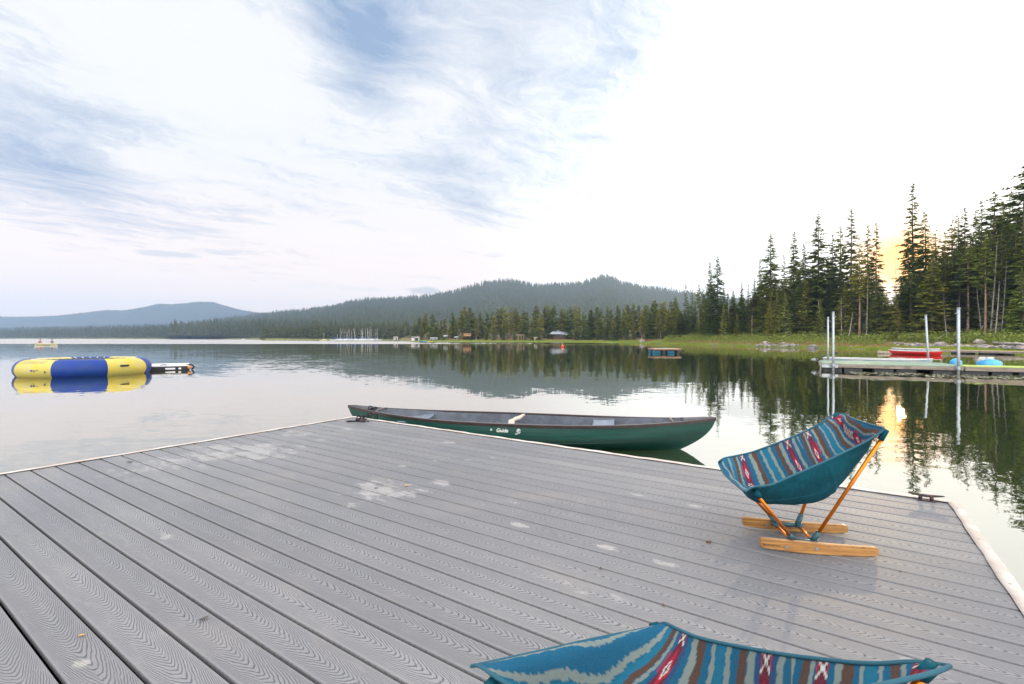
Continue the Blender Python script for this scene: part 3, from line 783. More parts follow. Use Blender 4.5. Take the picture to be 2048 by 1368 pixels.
# pale dried stains, each with its own outline
st = None
sn = noise(t, vec(t, da * 7.0, db * 15.0, 2.0), 1.0, 8, .72)
sb = (db / PITCH).floor() * 7.31
sn2 = noise(t, vec(t, da * 3.0 + sb * .37, sb, 4.0), 1.0, 3, .6)
for (px, py, rx, ry, am) in ((768, 980, .27, .23, 1.0), (520, 900, .42, .34, 1.05), (440, 905, .42, .32, 1.05), (345, 922, .42, .26, .9), (600, 892, .10, .06, .9), (590, 868, .32, .16, .8), (640, 880, .12, .08, 1.0), (250, 950, .35, .3, .55),
                             (893, 884, .09, .05, 1.3), (730, 934, .06, .03, 1.1), (805, 932, .04, .03, 1.2), (872, 921, .05, .03, 1.2), (880, 965, .12, .05, .8), (1215, 1094, .055, .028, 1.3), (1325, 1126, .08, .03, 1.3),
                             (1387, 1011, .05, .03, 1.3), (940, 920, .05, .03, 1.0), (1030, 1005, .05, .02, .9), (690, 858, .14, .06, 1.0), (600, 845, .3, .1, .6), (170, 1325, .03, .03, 1.2), (330, 1070, .12, .05, .7), (1850, 1330, .12, .04, .9), (1640, 925, .1, .05, .8),
                             (985, 915, .05, .02, 1.1), (1275, 990, .05, .02, 1.1), (1040, 1050, .06, .03, .8), (1170, 1180, .2, .06, .55), (700, 1010, .12, .05, .7)):
    a0, b0 = dk(px, py)
    q = ((da - a0) / rx).pow(2.0) + ((db - b0) / ry).pow(2.0)
    g = (q * -.9).exp() * am
    st = g if st is None else st.max(g)
stain = (st * .74 + (sn - .5) * 3.0 + (sn2 - .5) * 1.4).step(.36, .80)
stain = stain * st.step(.12, .45)
c = mix(t, stain * .46, c, (.46, .44, .42))
dirt = noise(t, vec(t, da * 1.3, db * 1.9, 8.0), 1.0, 6, .65)
c = mix(t, dirt.step(.50, .75) * .30, c, (.30, .26, .22))
t.links.new(c, b.inputs['Base Color'])
wet = ((da * -1.0 + 2.6) * .5 + (tone - .5) * 1.6 + (db - 2.2) * .18).step(.1, 1.0)
rough = (wet * -.24 + .60 + stain * .2 + line * .1).max(.2)
t.links.new(rough.k, b.inputs['Roughness']); b.inputs['Specular IOR Level'].default_value = .5
bn = t.nodes.new('ShaderNodeBump'); bn.inputs['Distance'].default_value = .0012; bn.inputs['Strength'].default_value = .8
hgt = line * -1.0 + fine * .5 + noise(t, tcn.outputs['Object'], 60.0, 3).step(0, 1, False) * .5
t.links.new(hgt.k, bn.inputs['Height']); t.links.new(bn.outputs[0], b.inputs['Normal'])
BOARD = m
mb = MB(); mb.box((DL / 2, 0, -.0125), (DL - .02, PITCH - .0135, .025), bev=.005)
me_board = bpy.data.meshes.new('deck_board'); mb.bm.to_mesh(me_board); mb.bm.free(); me_board.materials.append(BOARD)
rb = random.Random(3)
for i in range(34):
    o = bpy.data.objects.new('deck_board', me_board); C.objects.link(o); o.parent = dock
    o.location = (rb.uniform(-.004, .004), -(i + .5) * PITCH - .01, DECK + rb.uniform(-.0008, .0008))
DW = 34 * PITCH + .02
dark = mat('dock_frame_gap_shade', (.006, .006, .008), 1.0, spec=.0)
mb = MB(); mb.box((DL / 2, -DW / 2, DECK - .045), (DL - .06, DW - .06, .012))  # near-black sheet added under the boards so the gaps read as deep shade
for i in range(9): mb.box((.15 + i * (DL - .3) / 8, -DW / 2, DECK - .036), (.04, DW - .08, .02))
mb.build('joists_and_shade_sheet', dark, dock)
fasc = mat('dock_fascia_wood', (.20, .17, .14), .9, col2=(.12, .10, .085), vscale=4, bump=.4, bscale=20)
mb = MB()
mb.box((DL / 2, .012, DECK - .12), (DL + .06, .03, .19)); mb.box((DL / 2, -DW - .012, DECK - .12), (DL + .06, .03, .19))
mb.box((-.018, -DW / 2, DECK - .12), (.03, DW - .008, .19)); mb.box((DL + .018, -DW / 2, DECK - .12), (.03, DW - .008, .19))
mb.build('fascia', fasc, dock)
drum = mat('black_float_plastic', (.018, .018, .02), .5)
for (a_, b_) in ((.7, -.7), (.7, -DW + .7), (DL - .7, -.7), (DL - .7, -DW + .7), (DL / 2, -.7), (DL / 2, -DW + .7)):
    mb = MB(); mb.box((a_, b_, .04), (1.1, .9, .32), bev=.04); mb.build('float', drum, dock)
# white vinyl bumper folded over the edges, slightly wavy
bump_m = mat('white_vinyl_bumper', (.58, .54, .50), .6, col2=(.46, .38, .33), vscale=5.0, bump=.2, bscale=30)
def bumper(p0, p1, outn, seed, w_in=.012, wav=.006):
    rg = random.Random(seed); p0, p1, outn = Vector(p0), Vector(p1), Vector(outn); n = int((p1 - p0).length / .05); rows = []
    for i in range(n + 1):
        f = i / n; p = p0.lerp(p1, f)
        w = wav * (math.sin(f * n * .55 + seed) * .6 + math.sin(f * n * 1.37) * .4) + rg.uniform(-.001, .001)
        zz_ = DECK + .004 + w * .5
        prof = [(-w_in - w, .000), (-w_in - w, .003), (.012, .006), (.036, .004), (.044, -.012), (.046, -.075), (.041, -.078), (.038, -.014), (.030, -.003), (.010, 0.0)]
        rows.append([p + outn * a + Vector((0, 0, zz_ + zc)) for a, zc in prof])
    mb = MB(); mb.loft(rows, closed=True, capends=True); return mb
bumper((-.03, .005, 0), (DL + .03, .005, 0), (0, 1, 0), 1, .012).build('edge_bumper', bump_m, dock, smooth=True)
bumper((-.005, -DW, 0), (-.005, .03, 0), (-1, 0, 0), 2, .010, .004).build('edge_bumper', bump_m, dock, smooth=True)
bumper((DL + .005, -DW, 0), (DL + .005, .03, 0), (1, 0, 0), 4, .018, .004).build('edge_bumper', bump_m, dock, smooth=True)
screw = mat('steel_screw', (.55, .55, .56), .35, 1.0)
mb = MB()
for i in range(9): mb.tube([(DL + .012, -.12 - i * .55, DECK + .006), (DL + .012, -.12 - i * .55, DECK + .0125)], .006, 8)
for i in range(11): mb.tube([(.3 + i * .55, .016, DECK + .008), (.3 + i * .55, .016, DECK + .0125)], .005, 8)
mb.build('bumper_screws', screw, dock)
iron = mat('rusty_dark_cleat_iron', (.10, .06, .055), .65, .6, col2=(.05, .04, .045), vscale=30)
def cleat(a_, b_, parent, ang=0.0, s=1.0):
    mb = MB(); M = Matrix.Translation((a_, b_, DECK)) @ Matrix.Rotation(ang, 4, 'Z') @ Matrix.Scale(s, 4)
    mb.box((0, 0, .004), (.11, .035, .008), bev=.003, mat4=M)
    for sx in (-1, 1): mb.tube([M @ Vector((sx * .035, 0, .006)), M @ Vector((sx * .030, 0, .036))], .012 * s, 8)
    P = [(-.105, .050), (-.08, .047), (-.04, .041), (0, .039), (.04, .041), (.08, .047), (.105, .050)]
    mb.tube([M @ Vector((x, 0, z)) for x, z in P], [.004 * s, .007 * s, .010 * s, .011 * s, .010 * s, .007 * s, .004 * s], 8)
    return mb.build('cleat', iron, parent, smooth=True)
a_, b_ = dk(1852, 1002); cleat(a_, -b_, dock, R(4), .86)
a_, b_ = dk(722, 843); cleat(a_ + .03, -b_ - .02, dock, R(10), .9)

# bits of litter on the boards
lit = mat('dry_leaf_litter', (.12, .06, .035), .8); lit2 = mat('yellow_leaf_litter', (.55, .33, .08), .8); lit3 = mat('grey_twig_litter', (.10, .09, .08), .9)
def litter(name, px, py, size, mt, label, curl=False):
    p = on(px, py, DECK); mb = MB(); rg = random.Random(int(px)); a0 = rg.uniform(0, 6.28)
    if curl:
        pts = [(size * .5 * math.cos(a), size * .5 * math.sin(a), .004 + size * .35 * math.sin(a * .5)) for a in [k * .5 for k in range(9)]]
        mb.tube(pts, [.002] + [size * .10] * 7 + [.001], 6)
        mb.loft([[(x, y, 0.002), (x * .7, y * .7, z + .003)] for x, y, z in pts])
    else:
        rows = []
        for i in range(6):
            f = i / 5; w = size * .22 * math.sin(math.pi * (f * .9 + .05)); x = (f - .5) * size
            z = .003 + .25 * size * abs(f - .5)
            rows.append([(x, -w, z + w * .5), (x, 0, z), (x, w, z + w * .6)])
        mb.loft(rows); rows2 = [[(x, y, z + .0012) for x, y, z in r] for r in rows]; mb.loft(rows2)
    o = mb.build(name, mt, None, smooth=True); o.location = (p.x, p.y, DECK + .0006); o.rotation_euler = (0, 0, a0)
    tag(o, label, 'leaf litter'); return o
litter('dry_leaf', 1417, 1086, .024, lit, 'curled dry leaf beside a board gap, left of the near rocker of the chair', True)
litter('dry_leaf', 1201, 1139, .022, lit, 'small reddish leaf scrap on the board gap left of the pale spots')
litter('dry_leaf', 1327, 1213, .020, lit, 'small brown scrap on a board gap just above the nearest chair')
litter('dry_leaf', 1801, 1146, .018, lit, 'tiny brown scrap right of the near rocker of the chair')
litter('yellow_leaf', 813, 973, .035, lit2, 'small yellow leaf lying on the big pale stain')
litter('yellow_leaf', 163, 1274, .022, lit2, 'small yellowish leaf scrap on the lower left boards')
litter('twig', 407, 1241, .035, lit3, 'tiny dark twig on the left boards')
litter('twig', 259, 926, .05, lit3, 'dark twig bit near the left edge of the dock')
litter('dry_leaf', 664, 863, .03, lit3, 'dark speck of litter near the far left corner of the dock')
litter('dry_leaf', 752, 978, .03, lit3, 'dark leaf speck inside the left half of the big pale stain')

# ------------------------------------------------------------------ rocking camp chair
CH_O = Vector((1.50, 2.44, DECK)); CH_A = R(-8)
chair = empty('rocking_camp_chair', CH_O, CH_A)
tag(chair, 'teal blanket-pattern camp chair on wooden rockers, standing on the dock by the lake edge', 'chair', 'camp chairs on the dock')
CHI = (Matrix.Translation(CH_O) @ Matrix.Rotation(CH_A, 4, 'Z')).inverted()
def cw_(px, py, Y):
    """chair local point seen at a pixel at depth Y"""
    return CHI @ Vector(((px - 1024) / F * Y, Y, hz(py, Y)))
NS, NT = 260, 150
near = smooth_curve([cw_(1490, 984, 2.16), cw_(1506, 974, 2.165), cw_(1543, 969, 2.19), cw_(1590, 949, 2.20), cw_(1643, 926, 2.20), cw_(1696, 901, 2.20), cw_(1730, 884, 2.19), cw_(1760, 866, 2.17), cw_(1769, 856, 2.165)], NS)
farc = smooth_curve([cw_(1437, 926, 2.66), cw_(1447, 917, 2.66), cw_(1475, 911, 2.65), cw_(1508, 903, 2.645), cw_(1575, 878, 2.65), cw_(1620, 858, 2.67), cw_(1643, 846, 2.68), cw_(1659, 834, 2.70), cw_(1675, 827, 2.71)], NS)
frontc = smooth_curve([cw_(1490, 984, 2.16), cw_(1467, 965, 2.32), cw_(1448, 947, 2.48), cw_(1437, 926, 2.66)], NT)
backc = smooth_curve([cw_(1769, 856, 2.165), cw_(1748, 851, 2.28), cw_(1710, 839, 2.5), cw_(1690, 829, 2.64), cw_(1675, 827, 2.71)], NT)
cen = smooth_curve([cw_(1464, 957, 2.40), cw_(1500, 990, 2.41), cw_(1552, 998, 2.42), cw_(1605, 998, 2.42), cw_(1640, 989, 2.42), cw_(1662, 968, 2.42), cw_(1690, 930, 2.43), cw_(1712, 890, 2.44), cw_(1727, 846, 2.44)], NS)
pts = np.zeros((NS, NT, 3))
for i in range(NS):
    s = i / (NS - 1)
    for j in range(NT):
        tt = j / (NT - 1)
        e = near[i].lerp(farc[i], tt)
        # Coons blend so that the front and back hems keep their own curve
        l0 = near[0].lerp(farc[0], tt); l1 = near[-1].lerp(farc[-1], tt)
        hem = (frontc[j] - l0) * (1 - s) ** 6 + (backc[j] - l1) * s ** 6
        midp = near[i].lerp(farc[i], .5)
        ends = min(1.0, s / .12, (1 - s) / .14); ends = ends * ends * (3 - 2 * ends)
        w = 1 - abs(2 * tt - 1) ** 2.7
        p = e + hem + (cen[i] - midp) * w * ends
        ww = min(1, s / .04, (1 - s) / .04, tt / .05, (1 - tt) / .05)
        fold = mnoise.fractal(Vector((p.x * 9, p.y * 14, 2.0)), 1.0, 2.0, 3) * .0045 + .004 * math.exp(-((s - .59) / .012) ** 2)
        p = p + Vector((fold * .6, 0, -fold)) * ww
        pts[i, j] = p
# pattern: stripes across the seat, zig-zag edges, red diamond bands
TEAL = (.003, .085, .165); TEAL2 = (.004, .120, .205); GREY = (.175, .215, .20); BRN = (.075, .038, .026); RED = (.36, .006, .022); NAVY = (.020, .050, .13); BLK = (.02, .018, .02); WHT = (.52, .52, .48)
BANDS = [(0, TEAL), (.020, GREY), (.038, TEAL), (.078, GREY), (.098, TEAL2), (.118, BRN), (.138, GREY), (.155, TEAL), (.168, RED), (.213, NAVY), (.225, TEAL), (.245, GREY), (.275, BRN), (.305, TEAL), (.335, GREY), (.360, TEAL2), (.395, GREY), (.420, TEAL), (.445, BRN), (.470, GREY), (.500, NAVY),
         (.512, RED), (.552, NAVY), (.562, GREY), (.585, TEAL), (.600, BRN), (.62, GREY), (.635, RED), (.675, TEAL), (.69, GREY), (.71, BRN), (.735, TEAL), (.75, GREY), (.765, TEAL2), (.80, GREY), (.815, TEAL), (.83, BRN), (.855, GREY), (.875, TEAL), (.885, RED), (.930, TEAL), (.943, GREY), (.958, BRN), (.985, TEAL), (1.01, TEAL)]
def pattern(s, t_):
    zz_ = abs(((t_ * 26) % 1) - .5) * 2; z2 = abs(((t_ * 13 + .3) % 1) - .5) * 2
    wob = .012 * math.sin(t_ * 6.283 * 1.0 + s * 5) + .006 * math.sin(t_ * 17 + s * 9)
    if s > .59: wob += (t_ - .5) * -.055
    s2 = s + wob
    k = max(i for i, (a, _) in enumerate(BANDS) if a <= max(0, s2)); a, c0 = BANDS[k]; bnd = BANDS[min(k + 1, len(BANDS) - 1)][0]
    w = bnd - a; f = (s2 - a) / max(w, 1e-6)
    if c0 is RED:
        y = (t_ * 5.2) % 1; cy = abs(y - .5) * 2; cx = abs(f - .5) * 2; d = cx + cy * .9
        seg = int(t_ * 5.2)
        if seg % 2 == 0:
            if d < .22: return BLK
            if d < .42: return WHT
            if d < .78: return RED
            if cx > .80: return NAVY
            return (.12, .008, .02)
        q = (t_ * 31) % 1; dd = abs(q - .5) * 2
        if abs(cx - dd * .7) < .16: return WHT
        if cx > .80: return NAVY
        if cx > .62: return RED
        return (.10, .008, .018) if dd > .5 else BLK
    c = c0
    if c0 is GREY:
        if f < min(.22, .006 / w) * zz_: c = TEAL
        elif f > 1 - min(.22, .006 / w) * z2: c = BRN if k + 1 < len(BANDS) and BANDS[k + 1][1] is BRN else TEAL
    elif c0 in (TEAL, TEAL2):
        # red bursts beside the bands
        nxt = BANDS[min(k + 1, len(BANDS) - 1)][1]; prv = BANDS[k - 1][1]
        if nxt is RED and f > .35 and abs(((t_ * 2.6 + .2) % 1) - .5) < .10 * f * (1 + .8 * zz_): c = RED
        if prv is RED and f < .65 and abs(((t_ * 2.6 + .2) % 1) - .5) < .10 * (1 - f) * (1 + .8 * zz_): c = RED
    if abs(s - .592) < .003: c = (.02, .08, .12)
    return c
me = bpy.data.meshes.new('sling_seat')
V = pts.reshape(-1, 3); idx = np.arange(NS * NT).reshape(NS, NT)
Fc = np.stack([idx[:-1, :-1], idx[1:, :-1], idx[1:, 1:], idx[:-1, 1:]], -1).reshape(-1, 4)
# normals must face up/inside
p0, p1, p3 = pts[130, 75], pts[131, 75], pts[130, 76]
if np.cross(p1 - p0, p3 - p0)[2] < 0: Fc = Fc[:, ::-1]
fab = bpy.data.materials.new('woven_blanket_fabric'); fab.use_nodes = True; t = fab.node_tree; b = t.nodes['Principled BSDF']
ca_ = t.nodes.new('ShaderNodeVertexColor'); ca_.layer_name = 'weave'
tcn = t.nodes.new('ShaderNodeTexCoord'); nf = noise(t, tcn.outputs['Object'], 420, 3, .7); nf2 = noise(t, tcn.outputs['Object'], 60, 4, .6)
c = mix(t, nf.step(.3, .75) * .16, ca_.outputs[0], (.16, .20, .22)); c = mix(t, nf2.step(.45, .8) * .2, c, (.02, .05, .07))
t.links.new(c, b.inputs['Base Color']); b.inputs['Roughness'].default_value = .95; b.inputs['Specular IOR Level'].default_value = .15; b.inputs['Sheen Weight'].default_value = .0
bn = t.nodes.new('ShaderNodeBump'); bn.inputs['Distance'].default_value = .001; t.links.new(nf.k, bn.inputs['Height']); t.links.new(bn.outputs[0], b.inputs['Normal'])
teal = mat('teal_canvas', (.006, .088, .118), .85, spec=.15, col2=(.004, .060, .085), vscale=11, bump=.9, bscale=16)
seat = mesh_np('sling_seat', V, Fc, [fab, teal, teal], chair, smooth=True)
att = seat.data.color_attributes.new('weave', 'FLOAT_COLOR', 'POINT')
cols = np.ones((NS * NT, 4), dtype=np.float32)
for i in range(NS):
    for j in range(NT): cols[i * NT + j, :3] = pattern(i / (NS - 1), j / (NT - 1))
att.data.foreach_set('color', cols.ravel())
so = seat.modifiers.new('thickness', 'SOLIDIFY'); so.thickness = .004; so.offset = -1; so.material_offset = 1; so.material_offset_rim = 1
# side gussets give the pocket its steep flat outer wall and seams
ring = [Vector(p) for p in pts[:, 0]][::6] + [Vector(p) for p in pts[-1, :]][::6] + [Vector(p) for p in pts[::-1, -1]][::6] + [Vector(p) for p in pts[0, ::-1]][::6]
ring2 = [p for i, p in enumerate(ring) if i == 0 or (p - ring[i - 1]).length > .004]
ring2.append(ring2[0]); bind = mat('teal_edge_binding', (.010, .085, .125), .7, bump=.3, bscale=200)
MB().tube(ring2, .0048, 7, cap=False).build('edge_binding', bind, chair, smooth=True)
seam = MB()
for tt in (.16, .84):
    j = int(tt * (NT - 1)); seam.tube([Vector(pts[i, j]) - Vector((0, 0, .0055)) for i in range(20, 215, 5)], .0016, 5)
for s_ in (.42, .585): 
    i = int(s_ * (NS - 1)); seam.tube([Vector(pts[i, j]) + (Vector((.0, 0, -.0056))) for j in range(4, NT - 4, 4)], .0015, 5)
seam.build('seam', bind, chair, smooth=True)
orange = mat('orange_anodised_tube', (.85, .22, .01), .28, .75, var=.12, vscale=30)
hubm = mat('teal_grey_hub_plastic', (.025, .085, .11), .45)
oak = bpy.data.materials.new('rocker_oak'); oak.use_nodes = True; t = oak.node_tree; b = t.nodes['Principled BSDF']
tcn = t.nodes.new('ShaderNodeTexCoord'); ox, oy, oz = xyz(t, tcn.outputs['Object'])
n = noise(t, vec(t, ox * 6, oy * 30, oz * 110), 1.0, 5, .6); n2 = noise(t, vec(t, ox * 14, oy * 10, oz * 60), 1.0, 6, .7)
c = mix(t, n.step(.35, .7), (.46, .24, .075), (.26, .11, .03)); c = mix(t, n2.step(.55, .68) * .7, c, (.07, .035, .02))
t.links.new(c, b.inputs['Base Color']); b.inputs['Roughness'].default_value = .45
def rocker(yc):
    mb = MB(); rows = []
    for i in range(41):
        x = -.262 + .524 * i / 40; zb = .19 * (x - .06) ** 2 + .0005; th = .0475 + .007 * (1 - (x / .262) ** 2) - max(0, x) * .02
        e = min(1, (1 - abs(x) / .2621) / .02); inset = (1 - e) * .006
        y0, y1 = yc - .011, yc + .011; z0, z1 = zb + inset, zb + th - inset; q = .003
        rows.append([(x, y0 + q, z0), (x, y1 - q, z0), (x, y1, z0 + q), (x, y1, z1 - q), (x, y1 - q, z1), (x, y0 + q, z1), (x, y0, z1 - q), (x, y0, z0 + q)])
    mb.loft(rows, closed=True, capends=True); return mb
RN = CHI @ on(1649, 1109, DECK); RF = CHI @ on(1600, 1063.5, DECK)
rkx = []
for k_, P_ in ((0, RN), (1, RF)):
    r_ = rocker(0); o = r_.build('rocker', oak, chair); o.location = (P_.x - .03, P_.y, 0); rkx.append(P_); autosmooth(o)
    sc_ = MB()
    for xx in (-.143, -.010):
        sc_.tube([(xx, -.0108, .030), (xx, -.0135, .030)], .0085, 14)
        sc_.tube([(xx, -.0134, .030), (xx, -.0150, .030)], [.0040, .0036], 6)
    s2 = sc_.build('screw', screw, o, smooth=False)
    if k_ == 0:
        ink = mat('burnt_brand_mark', (.03, .02, .015), .7); im = MB(); rgk = random.Random(2); x = -.252
        for q in range(12):
            im.tube([(x, -.0112, .036 + rgk.uniform(-.005, .002)), (x + .002, -.0112, .036 + rgk.uniform(-.001, .004)), (x + .005, -.0112, .034 + rgk.uniform(-.003, .003))], .0011, 5); x += .0065
        im.build('burnt_mark', ink, o)
def on_rk(px, py, Y): return cw_(px, py, Y)
jn1, jn2 = cw_(1590, 1080, 2.335), cw_(1632, 1080, 2.335); jf1, jf2 = cw_(1551, 1052, 2.585), cw_(1594, 1050, 2.585)
jn1.y = jn2.y = RN.y + .028; jf1.y = jf2.y = RF.y - .028
for j in (jn1, jn2, jf1, jf2): j.z = .060
cFN, cFF = cw_(1513, 986, 2.18), Vector(pts[6, NT - 6]); cBN, cBF = cw_(1768, 868, 2.178), Vector(pts[-8, NT - 6])
for a_, b_, nm in ((jn1, cFN, 1), (jn2, cBN, 1), (jf1, cFF, 1), (jf2, cBF, 1)):
    MB().tube([a_, b_ + Vector((0, 0, -.006))], .0078, 12).build('pole', orange, chair, smooth=True)
for a_, b_ in ((jn1, jf1), (jn2, jf2)):
    a2, b2 = a_.copy(), b_.copy(); a2.z = b2.z = .044
    MB().tube([a2, b2], .0075, 12).build('cross_tube', orange, chair, smooth=True)
for (a_, c1, b_, c2) in ((jn1, cFN, jn2, cBN), (jf1, cFF, jf2, cBF)):
    mb = MB()
    d1 = (c1 - a_).normalized(); d2 = (c2 - b_).normalized()
    mb.tube([a_ - d1 * .016, a_ + d1 * .040], [.014, .0125], 12); mb.tube([b_ - d2 * .016, b_ + d2 * .045], [.014, .0125], 12)
    mid1, mid2 = a_.copy(), b_.copy(); mid1.z = mid2.z = .046
    mb.tube([mid1 + Vector((-.018, 0, 0)), mid2 + Vector((.02, 0, 0))], .0115, 12)
    yy_ = .034 if a_ is jn1 else -.034
    for q in (mid1, mid2): mb.tube([q - Vector((0, yy_ * .6, 0)), q + Vector((0, yy_, 0))], .0125, 12)
    mb.build('hub', hubm, chair, smooth=True)
for c_ in (cFN, cFF, cBN, cBF):
    mb = MB(); other = jn1 if c_ is cFN else jf1 if c_ is cFF else jn2 if c_ is cBN else jf2; d = (other - c_).normalized()
    mb.tube([c_ - d * (.022 if c_ is cBN else .006), c_ + d * .03], [.011 if c_ is cBN else .014, .0135], 10); mb.build('corner_pocket', teal, chair, smooth=True)
# the second chair, in front of the camera with its front hem towards the lake
def copy_thing(o, loc, rz, label=None):
    r = o.copy(); C.objects.link(r); r.location = loc; r.rotation_euler = (0, 0, rz)
    if label: r['label'] = label
    for ch in list(o.children):
        c_ = ch.copy(); C.objects.link(c_); c_.parent = r
        for g in list(ch.children):
            d_ = g.copy(); C.objects.link(d_); d_.parent = c_
    return r
# fit: model front corners -> wanted places
fn, ff = pts[0, 0], pts[0, -1]
zf = (fn[2] + ff[2]) / 2
def place_second(pa, pb):
    """pa = pixel for the near-side front corner, pb = for the far-side one"""
    A = on(pa[0], pa[1], DECK + fn[2]); B = on(pb[0], pb[1], DECK + ff[2])
    ang = math.atan2(B.y - A.y, B.x - A.x) - math.atan2(ff[1] - fn[1], ff[0] - fn[0])
    mid = (A + B) / 2; m0 = Vector(((fn[0] + ff[0]) / 2, (fn[1] + ff[1]) / 2, 0)); m0.rotate(Matrix.Rotation(ang, 3, 'Z'))
    return Vector((mid.x - m0.x, mid.y - m0.y, DECK)), ang
C2L, C2A = place_second((948, 1352), (1328, 1240))
chair2 = copy_thing(chair, Vector((.338, .893, DECK)), -1.2158, 'teal blanket-pattern camp chair at the bottom edge of the photo, only its sling showing')
chair2.scale = (.83, .97, .83)

# ------------------------------------------------------------------ green canoe moored along the dock
CU = Vector((.9755, -.2199, 0)).normalized(); CVn = Vector((CU.y, -CU.x, 0))       # CVn towards the camera
CO = Vector((.06, 6.365, 0)); CA = math.atan2(CU.y, CU.x); LH = 2.455
canoe = empty('canoe', CO, CA); tag(canoe, 'green open canoe with dark gunwales moored along the far edge of the dock', 'canoe')
def rail_z(s): return .30 + .093 * abs(s) ** 3.0
def stem(z):     # half length at height z
    zt = rail_z(1.0); f = max(0, min(1, (z + .13) / (zt + .13))); return LH - .62 * (1 - f) ** 2.2 - .10 * (1 - f)
def half_b(s, v):  # v 0 keel .. 1 rail
    b_ = .455 * max(0.0, 1 - abs(s) ** 2.15) ** 1.02
    vv = min(1, v); sec = (math.sin(min(1, vv * 1.55) * math.pi / 2)) ** .62 * (1 - .04 * max(0, vv - .6)); return b_ * sec * (1.0 + .02 * math.sin(vv * 3))
def hull_pt(s, v, side, inset=0.0):
    zr = rail_z(s); zk = -.105 + .05 * abs(s) ** 6; z = zk + (zr - zk) * v ** .9; L = stem(z) - inset
    return Vector((s * L, side * max(.004, half_b(s, v) - inset), z + (inset if v == 0 else 0)))
NSs = 90; NV = 22
def hull_rows(inset=0.0):
    rows = []
    for i in range(NSs + 1):
        s = -1 + 2 * i / NSs; s = math.copysign(abs(s) ** .85, s)
        rows.append([hull_pt(s, 1 - j / NV, -1, inset) for j in range(NV + 1)] + [hull_pt(s, j / NV, 1, inset) for j in range(1, NV + 1)])
    return rows
green = bpy.data.materials.new('dark_green_polyethylene'); green.use_nodes = True; t = green.node_tree; b = t.nodes['Principled BSDF']
tcn = t.nodes.new('ShaderNodeTexCoord'); ox, oy, oz = xyz(t, tcn.outputs['Object'])
n = noise(t, vec(t, ox * 2.5, oy * 2.5, oz * 26), 1.0, 7, .7); sc1 = noise(t, vec(t, ox * 3.0, oy * 3, oz * 60), 2.0, 4, .7); n3 = noise(t, tcn.outputs['Object'], 90, 3)
c = mix(t, n.step(.35, .7), (.002, .060, .045), (.002, .036, .028)); c = mix(t, sc1.step(.60, .74) * .45, c, (.05, .20, .16)); c = mix(t, n3.step(.72, .78) * .35, c, (.2, .3, .26))
chine = ((oz - .045 + ox.abs() * -.012).abs() * 120.0)
t.links.new(c, b.inputs['Base Color']); b.inputs['Roughness'].default_value = .38
bn = t.nodes.new('ShaderNodeBump'); bn.inputs['Distance'].default_value = .004; bn.inputs['Strength'].default_value = .4; t.links.new(noise(t, tcn.outputs['Object'], 7, 4).k, bn.inputs['Height']); t.links.new(bn.outputs[0], b.inputs['Normal'])
mb = MB(); mb.loft(hull_rows()); hull = mb.build('hull', green, canoe, smooth=True)
inner = mat('grey_blue_canoe_interior', (.14, .16, .20), .7, col2=(.10, .115, .145), vscale=8, bump=.5, bscale=90)
mb = MB(); mb.loft(hull_rows(.012)); mb.build('hull_lining', inner, canoe, smooth=True)
# moulded chine step low on the hull
ribm = mat('dark_hull_step', (.004, .04, .03), .45)
for sd in (-1, 1):
    p = []
    for i in range(60):
        s = -.80 + 1.60 * i / 59; v = .40 + .16 * abs(s) ** 1.6; q = hull_pt(s, v, sd); q.y += sd * -.001; p.append(q)
    MB().tube(p, [.001 + .007 * math.sin(math.pi * i / 59) for i in range(60)], 6).build('hull_step', ribm, canoe, smooth=True)
gun = mat('dark_brown_gunwale', (.040, .026, .026), .42, var=.4, vscale=12); gunt = mat('gunwale_sheen_and_handle', (.16, .125, .11), .35, var=.4, vscale=20)
for sd in (-1, 1):
    rows = []
    for i in range(101):
        s = -1 + 2 * i / 100; q = hull_pt(s, 1.0, sd); a_ = sd
        rows.append([q + Vector((0, a_ * .014, -.026)), q + Vector((0, a_ * .016, .002)), q + Vector((0, a_ * .011, .010)), q + Vector((0, -a_ * .010, .010)), q + Vector((0, -a_ * .014, .001)), q + Vector((0, -a_ * .012, -.014))])
    mb = MB(); mb.loft(rows, closed=True, capends=True); o = mb.build('gunwale', [gun, gunt], canoe)
    for p_ in o.data.polygons:
        if abs(p_.normal.z) > .8 and p_.center.z > rail_z(p_.center.x / LH) + .004: p_.material_index = 1  # upward faces coloured paler: sky sheen on dark plastic, painted in
dkp = mat('charcoal_deck_plate', (.07, .065, .075), .5, var=.3, vscale=15)
for e in (-1, 1):
    rows = []
    for i in range(13):
        s = 1 - .155 * i / 12; r_ = hull_pt(s, 1.0, 1); w = max(.006, r_.y - .004); x = r_.x * e
        notch = .0 if i < 12 else .0
        rows.append([(x, w * k_, r_.z + .013 + .016 * (1 - k_ * k_) * min(1, i / 4)) for k_ in (-1, -.75, -.5, -.25, 0, .25, .5, .75, 1)])
    mb = MB(); mb.loft(rows); pl = mb.build('deck_plate', dkp, canoe, smooth=True)
    so = pl.modifiers.new('t', 'SOLIDIFY'); so.thickness = .008
    r_ = hull_pt(.80, 1.0, 1); xh = r_.x * e; w = r_.y
    MB().tube([(xh, -w * .98, r_.z + .002), (xh - e * .02, -w * .5, r_.z + .016), (xh - e * .025, 0, r_.z + .022), (xh - e * .02, w * .5, r_.z + .016), (xh, w * .98, r_.z + .002)], .013, 8).build('carry_handle', gunt, canoe, smooth=True)
seatm = mat('blue_grey_moulded_seat', (.20, .24, .30), .28, var=.2, vscale=10)
